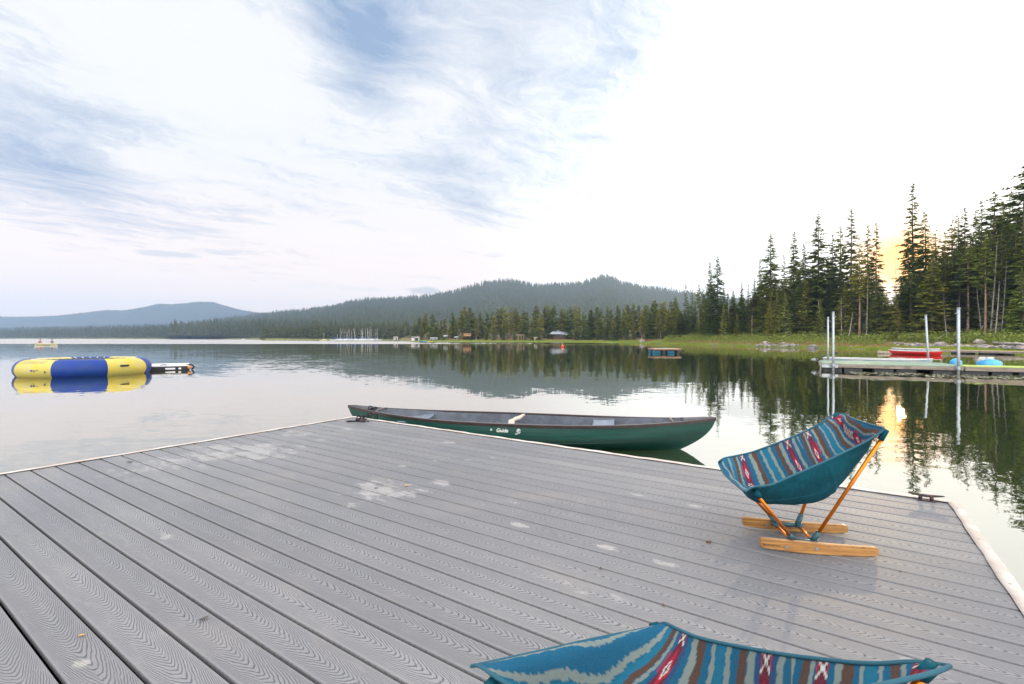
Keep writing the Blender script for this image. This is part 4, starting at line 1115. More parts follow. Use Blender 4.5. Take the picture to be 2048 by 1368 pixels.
def canoe_seat(xc, deep):
    mb = MB(); rows = []; hw = half_b(xc / LH, .85) - .02
    for i in range(13):
        f = i / 12; x = xc - .14 + .28 * f
        row = []
        for k_ in range(17):
            g = -1 + 2 * k_ / 16; z = .240 - .05 * (1 - abs(g) ** 3) * math.sin(math.pi * f) ** .5 + (.02 if abs(g) > .9 else 0) + (.02 * f ** 4)
            row.append((x, g * min(hw, .30) , z))
        rows.append(row)
    mb.loft(rows); o = mb.build('seat', seatm, canoe, smooth=True); so = o.modifiers.new('t', 'SOLIDIFY'); so.thickness = .018
    ht = MB()
    for y in (-.15, .15):
        for x in (-.10, .10): ht.tube([(xc + x, y, .17), (xc + x * 1.2, y * 1.2, .0)], .012, 6)
    ht.build('seat_post', gun, o)
canoe_seat(-1.415, 0); canoe_seat(1.12, 0)
ash = mat('pale_ash_yoke', (.62, .52, .42), .5, var=.15, vscale=20)
prof = [(-.45, .020), (-.36, .022), (-.27, .030), (-.20, .045), (-.15, .040), (-.10, .030), (-.05, .042), (0, .060), (.05, .042), (.10, .030), (.15, .040), (.20, .045), (.27, .030), (.36, .022), (.45, .020)]
rows = []
for y, w in prof:
    f = abs(y) / .45; x0 = -.03 * math.cos(y / .45 * 3.14) ; z = .285 - .018 * (1 - f)
    cut = -.035 * math.exp(-(y / .07) ** 2)
    rows.append([(x0 - w, y, z - .010), (x0 + w + cut, y, z - .010), (x0 + w + cut, y, z + .010), (x0 - w, y, z + .010)])
mb = MB(); mb.loft(rows, closed=True, capends=True); yk = mb.build('yoke', ash, canoe, smooth=False); yk.location.x = -.02
# worn white lettering and round emblem on the near side
white = mat('white_decal', (.72, .74, .70), .5)
def text_mesh(txt, size, shear=.25):
    cu = bpy.data.curves.new('t', 'FONT'); cu.body = txt; cu.size = size; cu.shear = shear; cu.offset = .0012
    o = bpy.data.objects.new('t', cu); C.objects.link(o); dg = bpy.context.evaluated_depsgraph_get(); me = bpy.data.meshes.new_from_object(o.evaluated_get(dg))
    bpy.data.objects.remove(o); return me
def on_hull(me, x0, z0):
    for v in me.vertices:
        x = x0 + v.co.x; z = z0 + v.co.y; s = x / stem(z); zr = rail_z(s); zk = -.105 + .05 * abs(s) ** 6; vv = max(0, (z - zk) / (zr - zk)) ** (1 / .9)
        v.co = Vector((x, -(half_b(s, vv) + .0035), z))
cx = -.16
for txt, sz, x0, z0 in (('is', .040, cx - .075, .218), ('Guide', .062, cx, .205)):
    me = text_mesh(txt, sz); bm = bmesh.new(); bm.from_mesh(me); bmesh.ops.triangulate(bm, faces=bm.faces); bmesh.ops.subdivide_edges(bm, edges=bm.edges, cuts=1); bm.to_mesh(me); bm.free(); on_hull(me, x0, z0); me.materials.clear(); link('lettering', me, white, canoe)
em = bmesh.new()
rg_ = random.Random(4)
ro_ = [(.024 * math.cos(a), .028 * math.sin(a)) for a in [k * .3 for k in range(21)]]; ri_ = [(.017 * math.cos(a) + .002, .020 * math.sin(a)) for a in [k * .3 for k in range(21)]]
for k_ in range(20):
    if k_ in (13, 14): continue
    em.faces.new([em.verts.new((x, y, 0)) for x, y in (ro_[k_], ro_[k_ + 1], ri_[k_ + 1], ri_[k_])])
for pl_ in (((-.010, .010), (.004, .016), (.012, .004), (.002, .000)), ((-.008, -.004), (.004, -.002), (.012, -.012), (.0, -.014)), ((-.045, -.040), (-.005, -.036), (-.005, -.029), (-.045, -.032))):
    em.faces.new([em.verts.new((x, y, 0)) for x, y in pl_])
me = bpy.data.meshes.new('emblem'); em.to_mesh(me); em.free(); on_hull(me, cx + .285, .225); link('emblem', me, white, canoe)

# black mooring rope from the dock corner over the canoe's end
ropem = mat('black_rope', (.012, .012, .013), .85, bump=.6, bscale=300)
kn = on(722, 843, DECK); end = Matrix.Translation(CO) @ Matrix.Rotation(CA, 4, 'Z')
ha = end @ Vector((-2.10, -.05, rail_z(-.87) + .03)); hb = end @ Vector((-2.00, -.13, rail_z(-.82) + .02))
mb = MB(); rgk = random.Random(8)
mb.tube(smooth_curve([kn + Vector((.02, .0, .05)), kn + Vector((.07, .22, .07)), end @ Vector((-2.06, -.155, .20)), end @ Vector((-2.07, -.13, .385)), ha + Vector((0, .03, .012)), ha + Vector((.03, .05, .0))], 30), .0065, 7)
mb.tube(smooth_curve([kn + Vector((.03, .0, .05)), kn + Vector((.14, .2, .06)), end @ Vector((-1.93, -.19, .20)), end @ Vector((-1.96, -.165, .372)), hb + Vector((-.01, .05, .012)), hb + Vector((-.04, .08, .0))], 30), .0065, 7)
pts_ = [kn + Vector((.05 * math.cos(a) * (1 + .3 * math.sin(a * 2.3)), .035 * math.sin(a), .018 + .012 * math.sin(a * 1.7) + .0015 * k_)) for k_, a in enumerate([q * .45 for q in range(42)])]
mb.tube(pts_, .0065, 7)
lp = kn + Vector((-.085, -.03, .008))
mb.tube(smooth_curve([kn + Vector((-.02, 0, .02)), lp + Vector((.02, .035, 0)), lp + Vector((-.05, .035, 0)), lp + Vector((-.085, .0, 0)), lp + Vector((-.05, -.03, 0)), lp + Vector((.02, -.015, 0)), kn + Vector((.02, -.02, .012)), kn + Vector((.11, -.02, .006))], 40), .0055, 7)
o = mb.build('mooring_rope', ropem, None, smooth=True); tag(o, 'black mooring rope tying the green canoe to the far left dock corner', 'rope')

# ------------------------------------------------------------------ inflatable water trampoline
TC = Vector((-16.1, 18.3, 0)); tramp = empty('water_trampoline', TC); tag(tramp, 'round blue and yellow inflatable water trampoline floating on the lake', 'trampoline')
ymat = mat('yellow_vinyl', (.56, .44, .055), .45, spec=.25, vscale=2.2, bump=.8, bscale=5, col2=(.50, .44, .15)); bmat_ = mat('blue_vinyl', (.006, .034, .235), .40, spec=.25, col2=(.010, .045, .20), vscale=2, bump=.8, bscale=4)
Rm, rt_, zc_ = 1.60, .39, .235
view = math.atan2(-TC.y, -TC.x)         # direction from the ring's centre to the camera
right_dir = view + math.pi / 2          # growing angle goes to the viewer's ... handled by sign below
for k_ in range(8):
    a0 = view + R(-28 + 45 * (k_ - 0)) ; a1 = a0 + R(45); rows = []
    for i in range(25):
        f = i / 24; a = a0 + (a1 - a0) * f; pin = 1 - .035 * (abs(2 * f - 1) ** 14)
        wr = 1 + .006 * math.sin(f * 19 + k_)
        rows.append([((Rm + rt_ * .98 * pin * wr * math.cos(q)) * math.cos(a), (Rm + rt_ * .98 * pin * wr * math.cos(q)) * math.sin(a), zc_ + rt_ * .95 * pin * wr * math.sin(q)) for q in [2 * math.pi * s / 28 for s in range(28)]])
    mb = MB(); mb.loft(rows, closed=True)
    sg = mb.build('tube_section', ymat if k_ % 2 == 1 else bmat_, tramp, smooth=True)
    sg['tmp'] = k_
blk = mat('black_rubber_mesh', (.02, .02, .022), .8)
mb = MB(); mb.prism([(1.30 * math.cos(a), 1.30 * math.sin(a)) for a in [2 * math.pi * q / 48 for q in range(48)]], .545, .56); mb.build('jump_mat', blk, tramp)
cordm = mat('pale_lacing', (.62, .58, .42), .7)
mb = MB()
for q in range(40):
    a = 2 * math.pi * q / 40; mb.tube([(1.29 * math.cos(a), 1.29 * math.sin(a), .555), (1.50 * math.cos(a + .03), 1.50 * math.sin(a + .03), .598)], .012, 5)
mb.build('lacing', cordm, tramp)
def tube_pt(ang, q, lift=.004):
    return Vector(((Rm + (rt_ + lift) * math.cos(q)) * math.cos(ang), (Rm + (rt_ + lift) * math.cos(q)) * math.sin(ang), zc_ + (rt_ * .95 + lift) * math.sin(q)))
va = view + R(17)
hm = MB(); hm.tube([tube_pt(view + R(32 + d_), .30 + .05 * 0, .012) for d_ in (-4, -2, 0, 2, 4)], .034, 8); hm.build('grab_handle', blk, tramp, smooth=True)
worn = mat('faded_print', (.34, .33, .25), .8)
mb = MB(); rgk = random.Random(5)
for r_i, qq in enumerate((1.05, .92, .80)):
    a = -62
    while a < -36:
        w = rgk.uniform(1.2, 2.6); mb.loft([[tube_pt(view + R(a + w * i / 3), qq - .05, .003), tube_pt(view + R(a + w * i / 3), qq + .02 * rgk.random(), .003)] for i in range(4)]); a += w + rgk.uniform(.5, 1.4)
mb.build('worn_print', worn, tramp)
mb = MB(); mb.m = 0
for a, q, w, h_ in ((-46, .05, 2.2, .07), (-43, .03, 2.0, .05), (-33, -.08, 1.4, .07), (-40, .10, 1.5, .03)):
    mb.loft([[tube_pt(view + R(a + w * i / 3), q - h_, .003), tube_pt(view + R(a + w * i / 3), q + h_, .003)] for i in range(4)])
mb.build('blue_print', bmat_, tramp)

# floating platform behind the trampoline
plat = empty('inflatable_platform', (-14.95, 21.14, 0), R(33)); tag(plat, 'white-topped inflatable platform with black sides floating right of the trampoline', 'platform')
wtop = mat('white_pvc', (.74, .72, .74), .45)
mb = MB(); mb.box((0, 0, .06), (1.4, 2.2, .22), bev=.06); mb.build('side_tube', blk, plat, smooth=True)
mb = MB(); mb.box((0, 0, .185), (1.37, 2.16, .04), bev=.015); mb.build('top_pad', wtop, plat)
mb = MB(); mb.box((.05, -1.102, .075), (.34, .008, .07)); mb.box((.38, -1.102, .075), (.09, .008, .07)); mb.build('side_patch', wtop, plat)
orb = mat('orange_bladder', (.80, .25, .03), .5)
mb = MB(); mb.ball((.68, -1.0, .11), (.20, .2, .17)); mb.build('end_cap', orb, plat, smooth=True)
mb = MB(); mb.tube(smooth_curve([(.6, -.9, .2), (.78, -1.0, .22), (.88, -.95, .12), (.80, -.8, .02)], 12), .03, 6); mb.tube([(-.3, -.8, .21), (-.2, -.7, .235), (-.05, -.8, .21)], .02, 6); mb.build('strap', blk, plat, smooth=True)

# ------------------------------------------------------------------ far canoe with two paddlers
def boat_shell(mb, L, B, z0, zr, sheer=.1, pointed=2.2, transom=False, inset=0.0, nv=8, ns=28):
    rows = []
    for i in range(ns + 1):
        s = -1 + 2 * i / ns
        w = B / 2 * (1 - abs(s) ** pointed) if not (transom and s < 0) else B / 2 * (1 - .25 * abs(s) ** 2)
        w = max(w - inset, .01); zt = zr + sheer * abs(s) ** 3 * (0.3 if transom and s < 0 else 1); rows.append([])
        for side in (-1, 1):
            seq = [1 - j / nv for j in range(nv + 1)] if side == -1 else [j / nv for j in range(1, nv + 1)]
            for v in seq:
                z = z0 + inset + (zt - z0 - inset) * v; l = (L / 2 - inset) * (1 - .10 * (1 - v) ** 2 * (0 if transom and s < 0 else 1)); rows[-1].append((s * l, side * w * math.sin(min(1, v * 1.3 + .05) * math.pi / 2) ** .6, z))
    mb.loft(rows)
def add_boat(name, loc, rz, L, B, z0, zr, out_m, in_m, rim_m, label, cat, sheer=.1, pointed=2.2, transom=False, group=None):
    r = empty(name, loc, rz); tag(r, label, cat, group)
    mb = MB(); boat_shell(mb, L, B, z0, zr, sheer, pointed, transom); mb.build('hull', out_m, r, smooth=True)
    mb = MB(); boat_shell(mb, L, B, z0, zr - .005, sheer, pointed, transom, .02); mb.build('inner_hull', in_m, r, smooth=True)
    mb = MB()
    for side in (-1, 1):
        p = []
        for i in range(29):
            s = -1 + 2 * i / 28; w = B / 2 * (1 - abs(s) ** pointed) if not (transom and s < 0) else B / 2 * (1 - .25 * abs(s) ** 2)
            p.append((s * L / 2, side * w, zr + sheer * abs(s) ** 3 * (0.3 if transom and s < 0 else 1)))
        mb.tube(p, .022, 6)
    if transom: mb.tube([(-L / 2, -B * .375, zr + sheer * .3), (-L / 2, B * .375, zr + sheer * .3)], .022, 6)
    mb.build('gunwale', rim_m, r, smooth=True)
    return r
wh = mat('white_boat_paint', (.72, .72, .70), .4, var=.15, vscale=3); gryin = mat('grey_boat_interior', (.30, .32, .32), .7, var=.2, vscale=5)
cream = mat('cream_boat_paint', (.75, .66, .36), .4, col2=(.55, .50, .36), vscale=1.5); redp = mat('red_canoe_paint', (.62, .015, .012), .35); alu = mat('bare_aluminium', (.42, .44, .46), .4, .6, var=.25, vscale=4)
far_c = at(92, 93); add_boat('canoe', far_c, R(-4), 4.9, .85, -.08, .30, cream, gryin, wh, 'pale yellow canoe far out on the lake with two people in it', 'canoe', .18)
skin = mat('skin', (.45, .26, .18), .6); hair = mat('dark_hair', (.03, .022, .018), .8)
def skinned(name, joints, edges, radii, material, parent=None):
    me = bpy.data.meshes.new(name); me.from_pydata([tuple(j) for j in joints], edges, []); o = link(name, me, material, parent)
    sk = o.modifiers.new('skin', 'SKIN'); sk.use_smooth_shade = True
    for i, r_ in enumerate(radii): me.skin_vertices[0].data[i].radius = (r_, r_)
    me.skin_vertices[0].data[0].use_root = True
    o.modifiers.new('sub', 'SUBSURF').levels = 2; o.modifiers['sub'].render_levels = 2
    return o
def paddler(loc, rz, top_m, hat_m, lean, label, paddle_side):
    r = empty('person', loc, rz); tag(r, label, 'person')
    # sitting, legs forward inside the boat (faces local +x)
    J = [(0, 0, .28), (.05 * lean, 0, .52), (.12 * lean, 0, .74), (.15 * lean, 0, .84), (.17 * lean, 0, .93), (.19 * lean, 0, 1.04), (.17 * lean, 0, 1.13),
         (.12 * lean, .19, .74), (.24 * lean + .05, .27, .52), (.42, .12 * paddle_side, .50 + .05 * paddle_side), (.12 * lean, -.19, .74), (.24 * lean + .05, -.27, .54), (.44, -.05, .68),
         (.08, .11, .27), (.46, .15, .34), (.78, .13, .08), (.08, -.11, .27), (.46, -.15, .34), (.78, -.13, .08)]
    E = [(0, 1), (1, 2), (2, 3), (3, 4), (4, 5), (5, 6), (2, 7), (7, 8), (8, 9), (2, 10), (10, 11), (11, 12), (0, 13), (13, 14), (14, 15), (0, 16), (16, 17), (17, 18)]
    Rr = [.15, .15, .14, .06, .085, .105, .07, .07, .05, .035, .07, .05, .035, .09, .07, .045, .09, .07, .045]
    body = skinned('body', J, E, Rr, skin, r)
    sh = skinned('shirt', [J[0], J[1], J[2], J[7], J[8], J[10], J[11]], [(0, 1), (1, 2), (2, 3), (3, 4), (2, 5), (5, 6)], [.17, .17, .155, .085, .062, .085, .062], top_m, r)
    hx = .18 * lean; mb = MB(); mb.ball((hx - .02, 0, 1.10), (.23, .21, .20), 12, 8); mb.build('hair' if hat_m is hair else 'cap', hat_m, r, smooth=True)
    mb = MB(); mb.ball((hx + .10, 0, 1.02), (.035, .03, .045), 6, 5); mb.build('nose', skin, r, smooth=True)
    return r
Mf = Matrix.Translation(far_c) @ Matrix.Rotation(R(-4), 4, 'Z')
lifem = mat('orange_red_life_vest', (.50, .10, .05), .7); navy = mat('navy_shirt', (.08, .10, .16), .8)
paddler(Mf @ Vector((-1.35, 0, -.02)), R(-4), lifem, hair, 1.0, 'person in a dark red top sitting in the left end of the far canoe', 1)
paddler(Mf @ Vector((1.20, 0, -.02)), R(-4), navy, hair, .3, 'person in a dark blue top sitting in the right end of the far canoe', -1)
pm = mat('grey_paddle', (.20, .22, .22), .6)
mb = MB(); a_, b_ = Mf @ Vector((-.93, .06, .66)), Mf @ Vector((-2.5, -.5, .12)); mb.tube([a_, b_], .016, 6)
d = (b_ - a_).normalized(); mb.ball(b_ + d * .25, (.62, .06, .26), 10, 6, rot=d.to_track_quat('X', 'Z').to_matrix()); o = mb.build('paddle', pm, None, smooth=True); tag(o, 'grey paddle held out behind the left end of the far canoe', 'paddle')

# ------------------------------------------------------------------ far right dock with green carpet
QU = Vector((.86, -.51, 0)).normalized(); QV = Vector((.51, .86, 0)).normalized()
QO = Vector((12.97, 20.2, 0)); QA = math.atan2(QU.y, QU.x)
qd = empty('floating_dock', QO, QA); tag(qd, 'weathered wooden dock with faded green carpet and black floats on the right', 'dock')
carpet = mat('faded_green_carpet', (.17, .25, .17), .95, col2=(.24, .30, .22), vscale=2.5, bump=.3, bscale=80)
carp2 = mat('yellow_green_carpet', (.42, .52, .12), .95, var=.2, vscale=3)
wood = bpy.data.materials.new('weathered_grey_wood'); wood.use_nodes = True; t = wood.node_tree; b = t.nodes['Principled BSDF']
tcn = t.nodes.new('ShaderNodeTexCoord'); ox, oy, oz = xyz(t, tcn.outputs['Object'])
n = noise(t, vec(t, ox * 1.5, oy * 6, oz * 30), 1.0, 7, .7); n2 = noise(t, vec(t, ox * 3, oy * 3, oz * 5), 1.0, 4, .6)
t.links.new(mix(t, n2.step(.5, .7) * .6, mix(t, n.step(.3, .7), (.36, .31, .26), (.20, .165, .14)), (.10, .085, .07)), b.inputs['Base Color']); b.inputs['Roughness'].default_value = .95
L1, W1, L2, W2 = 4.45, 3.3, 7.0, 1.25
mb = MB(); mb.box((L1 / 2, W1 / 2, .285), (L1 - .02, W1 - .02, .03)); mb.build('carpet', carpet, qd)
mb = MB(); mb.box((L1 + L2 / 2, W2 / 2 + .02, .300), (L2 - .02, W2 - .02, .03)); mb.build('carpet', carp2, qd)
for (c_, d_) in (((L1 / 2, -.025, .215), (L1 - .1, .05, .13)), ((L1 / 2, W1 + .025, .215), (L1, .05, .13)), ((-.026, W1 / 2, .205), (.05, W1, .15)), ((L1 + .025, (W1 + W2) / 2 + .1, .205), (.05, W1 - W2 - .2, .15)),
                 ((L1 + L2 / 2, -.027, .22), (L2, .05, .15)), ((L1 + L2 / 2, W2 + .07, .22), (L2, .05, .15))):
    mb = MB(); mb.box(c_, d_, bev=.006); mb.build('side_beam', wood, qd)
flo = mat('dirty_black_float', (.045, .05, .055), .55, col2=(.025, .027, .03), vscale=6)
for x0, w in ((.06, .62), (.75, .62), (1.75, .62), (2.45, .62), (3.55, .75), (4.35, .75), (5.2, .55), (5.9, 1.0), (7.2, 1.0), (8.5, 1.0), (9.8, 1.0)):
    mb = MB(); mb.box((x0 + w / 2, .42, .03), (w, .7, .24), bev=.03)
    for q in range(3): mb.box((x0 + w * (.2 + .3 * q), .066, .03), (.03, .012, .2))
    mb.build('float', flo, qd)
for x0, w in ((.1, .9), (1.6, .9), (3.1, .9)):
    mb = MB(); mb.box((x0 + w / 2, W1 - .45, .03), (w, .7, .24), bev=.03); mb.build('float', flo, qd)
galv = mat('galvanised_steel', (.40, .44, .47), .38, .75, var=.25, vscale=14)
mb = MB(); mb.box((.26, -.056, .20), (.55, .012, .13)); mb.prism([(0, 0), (1.25, 0), (1.15, -.07), (.95, -.03), (.80, -.10), (0, -.10)], -.062, -.052, Matrix.Translation((L1 - .35, 0, .29)) @ Matrix.Rotation(R(90), 4, 'X')); 
for q in range(4): mb.tube([(.08 + q * .13, -.062, .2), (.08 + q * .13, -.072, .2)], .012, 8)
mb.build('steel_bracket', galv, qd)
whp = mat('peeling_white_paint', (.55, .50, .45), .8, col2=(.28, .22, .17), vscale=9)
mb = MB(); mb.box((-.06, .12, .0), (.03, .10, .55)); mb.box((-.06, .5, .02), (.03, .09, .5)); mb.build('end_fender', whp, qd)
def post(px, Y, zt, zb, r_, lean_x, label):
    p = at(px, Y); o = empty('dock_post', (p.x, p.y, 0)); tag(o, label, 'post', 'galvanised posts holding the right-hand dock')
    lx_ = lean_x
    MB().tube([(0, 0, zb), (lx_ * .5, 0, (zb + zt) / 2), (lx_, 0, zt)], r_, 14).build('pipe', galv, o, smooth=True)
    MB().tube([(lx_, 0, zt), (lx_, 0, zt + .03)], r_ * 1.15, 14).build('cap', galv, o, smooth=False)
    MB().tube([(lx_ * .9, 0, zt * .93), (lx_ * .9 + (.12 if px < 1700 else -.14), 0, zt * .93 - .02)], .012, 6).build('pin', galv, o)
    mb = MB(); mb.box((0, .05, .25), (r_ * 3.4, .05, .16)); mb.tube([(0, 0, .20), (0, 0, .30)], r_ * 1.35, 12); mb.build('sleeve', galv, o)
    return o
pF = QO + QU * .10 + QV * (W1 + .15); pN = QO + QU * .48 + QV * -.13
def colpx(p): return 1024 + F * p.x / p.y
post(1656, 23.4, hz(635, 23.4), -.6, .040, 0, 'shorter galvanised post of the pair at the left end of the right-hand dock')
post(1666.5, 19.85, hz(625, 19.85), -.6, .046, 0, 'taller galvanised post of the pair at the left end of the right-hand dock')
post(1859, 21.9, hz(631, 21.9), -.6, .042, -.17, 'galvanised post leaning left, rising behind the grey rowing boat')
post(1917, 17.95, hz(617, 17.95), -.6, .050, 0, 'tallest galvanised post, standing at the joint of the right-hand dock')

# grey rowing boat with a small motor, behind the dock
gb_c = (at(1650, 24.4) + at(1866, 21.7)) / 2 ; gdir = (at(1866, 21.7) - at(1650, 24.4)); gl = gdir.length
paleblue = mat('pale_blue_grey_boat_paint', (.22, .33, .38), .45, col2=(.40, .44, .46), vscale=2.2)
gb = add_boat('rowing_boat', gb_c, math.atan2(gdir.y, gdir.x), gl, 1.5, -.08, .36, paleblue, gryin, wh, 'pale grey-blue rowing boat lying behind the green-carpeted dock', 'rowing boat', .06, 2.6, transom=True)
for x in (-1.3, 0, 1.2): 
    mb = MB(); mb.box((x, 0, .26), (.26, 1.2 if x < 1 else .9, .03)); mb.build('thwart', wh, gb)
mb = MB(); mb.box((gl * .34, -.44, .25), (.34, .01, .10), rot=Matrix.Rotation(R(20), 3, 'Z')); mb.box((gl * .12, -.69, .25), (.14, .01, .06), rot=Matrix.Rotation(R(5), 3, 'Z')); mb.build('side_mark', navy, gb)
mt = empty('trolling_motor', at(1643, 23.6)); tag(mt, 'electric trolling motor tilted up at the left end of the pale grey-blue rowing boat', 'boat motor')
k0 = at(1628, 23.3, hz(717, 23.3)) - mt.location; k1 = at(1668, 23.7, hz(706, 23.7)) - mt.location
motm = mat('black_motor_plastic', (.025, .027, .03), .4)
MB().tube([k0, k1], .016, 8).build('shaft', motm, mt, smooth=True)
mb = MB(); mb.box(k1 + Vector((.05, 0, 0)), (.22, .12, .11), bev=.02); mb.build('motor_head', motm, mt)
mb = MB(); mb.ball(k0 + Vector((0, -.05, -.06)), (.16, .34, .15), 12, 8, rot=Matrix.Rotation(R(30), 3, 'Z')); mb.build('motor_pod', galv, mt, smooth=True)
mb = MB()
for q in range(3):
    a = q * 2.094 + .4; mb.ball(k0 + Vector((.03 + .05 * math.cos(a), -.22, -.10 + .11 * math.sin(a))), (.06, .012, .17), 8, 6, rot=Matrix.Rotation(-a + 1.57, 3, 'Y'))
mb.build('propeller', motm, mt, smooth=True)

red_c = (at(1777, 41.5) + at(1885, 37.5)) / 2; rdir = at(1885, 37.5) - at(1777, 41.5)
add_boat('canoe', red_c, math.atan2(rdir.y, rdir.x), rdir.length, .9, -.09, .29, redp, gryin, wh, 'bright red canoe with white rim moored behind the right-hand dock', 'canoe', .07, 2.4)
wc = (at(1783, 43.6) + at(1880, 40.5)) / 2; wdir = at(1880, 40.5) - at(1783, 43.6)
add_boat('canoe', wc, math.atan2(wdir.y, wdir.x), wdir.length, 1.0, -.08, .42, alu, gryin, wh, 'pale metal canoe half hidden behind the red canoe', 'canoe', .05, 2.4)
logm = mat('floating_log_wood', (.28, .22, .17), .9, col2=(.42, .36, .30), vscale=6, bump=.5, bscale=14)
def log(name, a_, b_, r_, label, mt_=None, r2=None):
    mid = (a_ + b_) / 2; mb = MB(); n = 8; P = []
    for i in range(n + 1):
        f = i / n; p = a_.lerp(b_, f) - mid; p += Vector((mnoise.noise(Vector((f * 3, a_.x, 1))), mnoise.noise(Vector((f * 3, a_.x, 7))), mnoise.noise(Vector((f * 3, a_.y, 4))))) * r_ * .7; P.append(p)
    mb.tube(P, [r_ * (1 + .25 * math.sin(i * 2.3)) if r2 is None else r_ + (r2 - r_) * i / n for i in range(n + 1)], 9)
    o = mb.build(name, mt_ or logm, None, smooth=True); o.location = mid; tag(o, label, 'log'); return o
log('floating_log', at(1757, 42.0, .07), at(1786, 41.2, .05), .17, 'short log floating at the left end of the red canoe')
# tan landing stage
tan = mat('tan_new_planks', (.52, .36, .24), .8, col2=(.42, .29, .20), vscale=3)
lg = empty('landing_stage', (0, 0, 0)); tag(lg, 'low tan plank landing stage running out of the picture behind the right-hand dock', 'landing stage')
A_, B_ = at(1884, 43.5), at(2130, 36.0); mdv = (B_ - A_); ln_ = mdv.length; an_ = math.atan2(mdv.y, mdv.x); lg.location = A_; lg.rotation_euler = (0, 0, an_)
mb = MB()
for q in range(int(ln_ / .15)): mb.box((q * .15 + .075, .75, .27), (.14, 1.6, .03))
mb.build('planking', tan, lg); mb = MB(); mb.box((ln_ / 2, -.02, .18), (ln_, .05, .15)); mb.box((ln_ / 2, 1.5, .18), (ln_, .05, .15)); mb.build('beam', wood, lg)
mb = MB()
for q in range(4): mb.box((1.2 + q * ln_ / 4, .7, .02), (1.2, 1.1, .26), bev=.03)
mb.build('float', flo, lg)
# pedal boats behind the walkway
cyan = mat('cyan_blue_plastic', (.02, .30, .62), .35, col2=(.10, .42, .66), vscale=1.5)
def pedal_boat(px, Y, L, label, seats):
    r = empty('pedal_boat', at(px, Y), R(-20)); tag(r, label, 'pedal boat', 'blue pedal boats behind the dock')
    rows = []
    for i in range(19):
        s = -1 + 2 * i / 18; w = L * .42 * (1 - abs(s) ** 3) + .02; top = (.40 if seats else .31) - .16 * abs(s) ** 1.6
        rows.append([(s * L / 2, w * math.cos(a), -.06 + (top + .06) * max(0, math.sin(a)) ** .45) for a in [math.pi * k_ / 14 for k_ in range(15)]])
    mb = MB(); mb.loft(rows, capends=True); mb.build('hull', cyan, r, smooth=True)
    if seats:
        for sx in (-.28, .02, ):
            mb = MB(); mb.box((sx, 0, .38), (.07, .5, .20), rot=Matrix.Rotation(R(28), 3, 'Y'), bev=.04); mb.build('seat', wh, r, smooth=True)
    return r
pedal_boat(1912, 25.0, .52, 'rounded cyan pedal boat hull left of the one with white seats', False)
pedal_boat(1979, 22.6, .95, 'cyan and white pedal boat with seats behind the walkway of the right-hand dock', True)

# swim raft
raft = empty('swim_raft', at(1328, 43.8), R(-3)); raft.scale = (1, 1, .82); tag(raft, 'small wooden swim raft with turquoise barrels anchored off the wood', 'raft')
pal = mat('pale_raft_planks', (.50, .42, .33), .85, var=.25, vscale=5)
mb = MB()
for q in range(16): mb.box((-1.12 + q * .15, 0, .50), (.14, 2.4, .03))
mb.build('planking', pal, raft)
mb = MB(); mb.box((0, -1.18, .41), (2.36, .05, .13)); mb.box((0, 1.18, .41), (2.36, .05, .13)); mb.box((-1.16, 0, .41), (.05, 2.3, .13)); mb.box((1.16, 0, .41), (.05, 2.3, .13)); mb.build('frame', mat('reddish_frame_wood', (.30, .16, .11), .9, var=.3), raft)
tq = mat('turquoise_barrel', (.015, .16, .25), .5)
for x in (-.86, .36):
    for y in (-.85, .75):
        MB().tube([(x - .32, y, .13), (x - .30, y, .13), (x + .30, y, .13), (x + .32, y, .13)], [.15, .19, .19, .15], 14).build('barrel', tq, raft, smooth=True)
mb = MB()
for x in (-.25, 1.0): mb.box((x, 0, .17), (.30, 2.0, .28), bev=.02)
mb.build('centre_float', flo, raft)
by = empty('mooring_buoy', at(1125, 72)); tag(by, 'orange-red mooring buoy floating off the beach in front of the pale-roofed cabin', 'buoy')
mb = MB(); mb.ball((0, 0, .12), (.42, .42, .42)); mb.build('float', mat('orange_buoy', (.80, .09, .02), .4), by, smooth=True); MB().tube([(0, 0, .2), (0, 0, .62)], .04, 8).build('pole', mat('buoy_pole', (.35, .30, .2), .6), by)
mb = MB(); mb.ball((0, 0, .64), (.12, .12, .12)); mb.build('top_mark', MATS['orange_buoy'], by, smooth=True)
bq = empty('mooring_float', at(1366, 49)); tag(bq, 'tiny dark mooring float right of the swim raft', 'buoy'); mb = MB(); mb.ball((0, 0, .03), (.24, .2, .2)); mb.build('float', blk, bq, smooth=True); MB().tube([(0, 0, .1), (0, 0, .2)], .02, 6).build('eye', blk, bq)

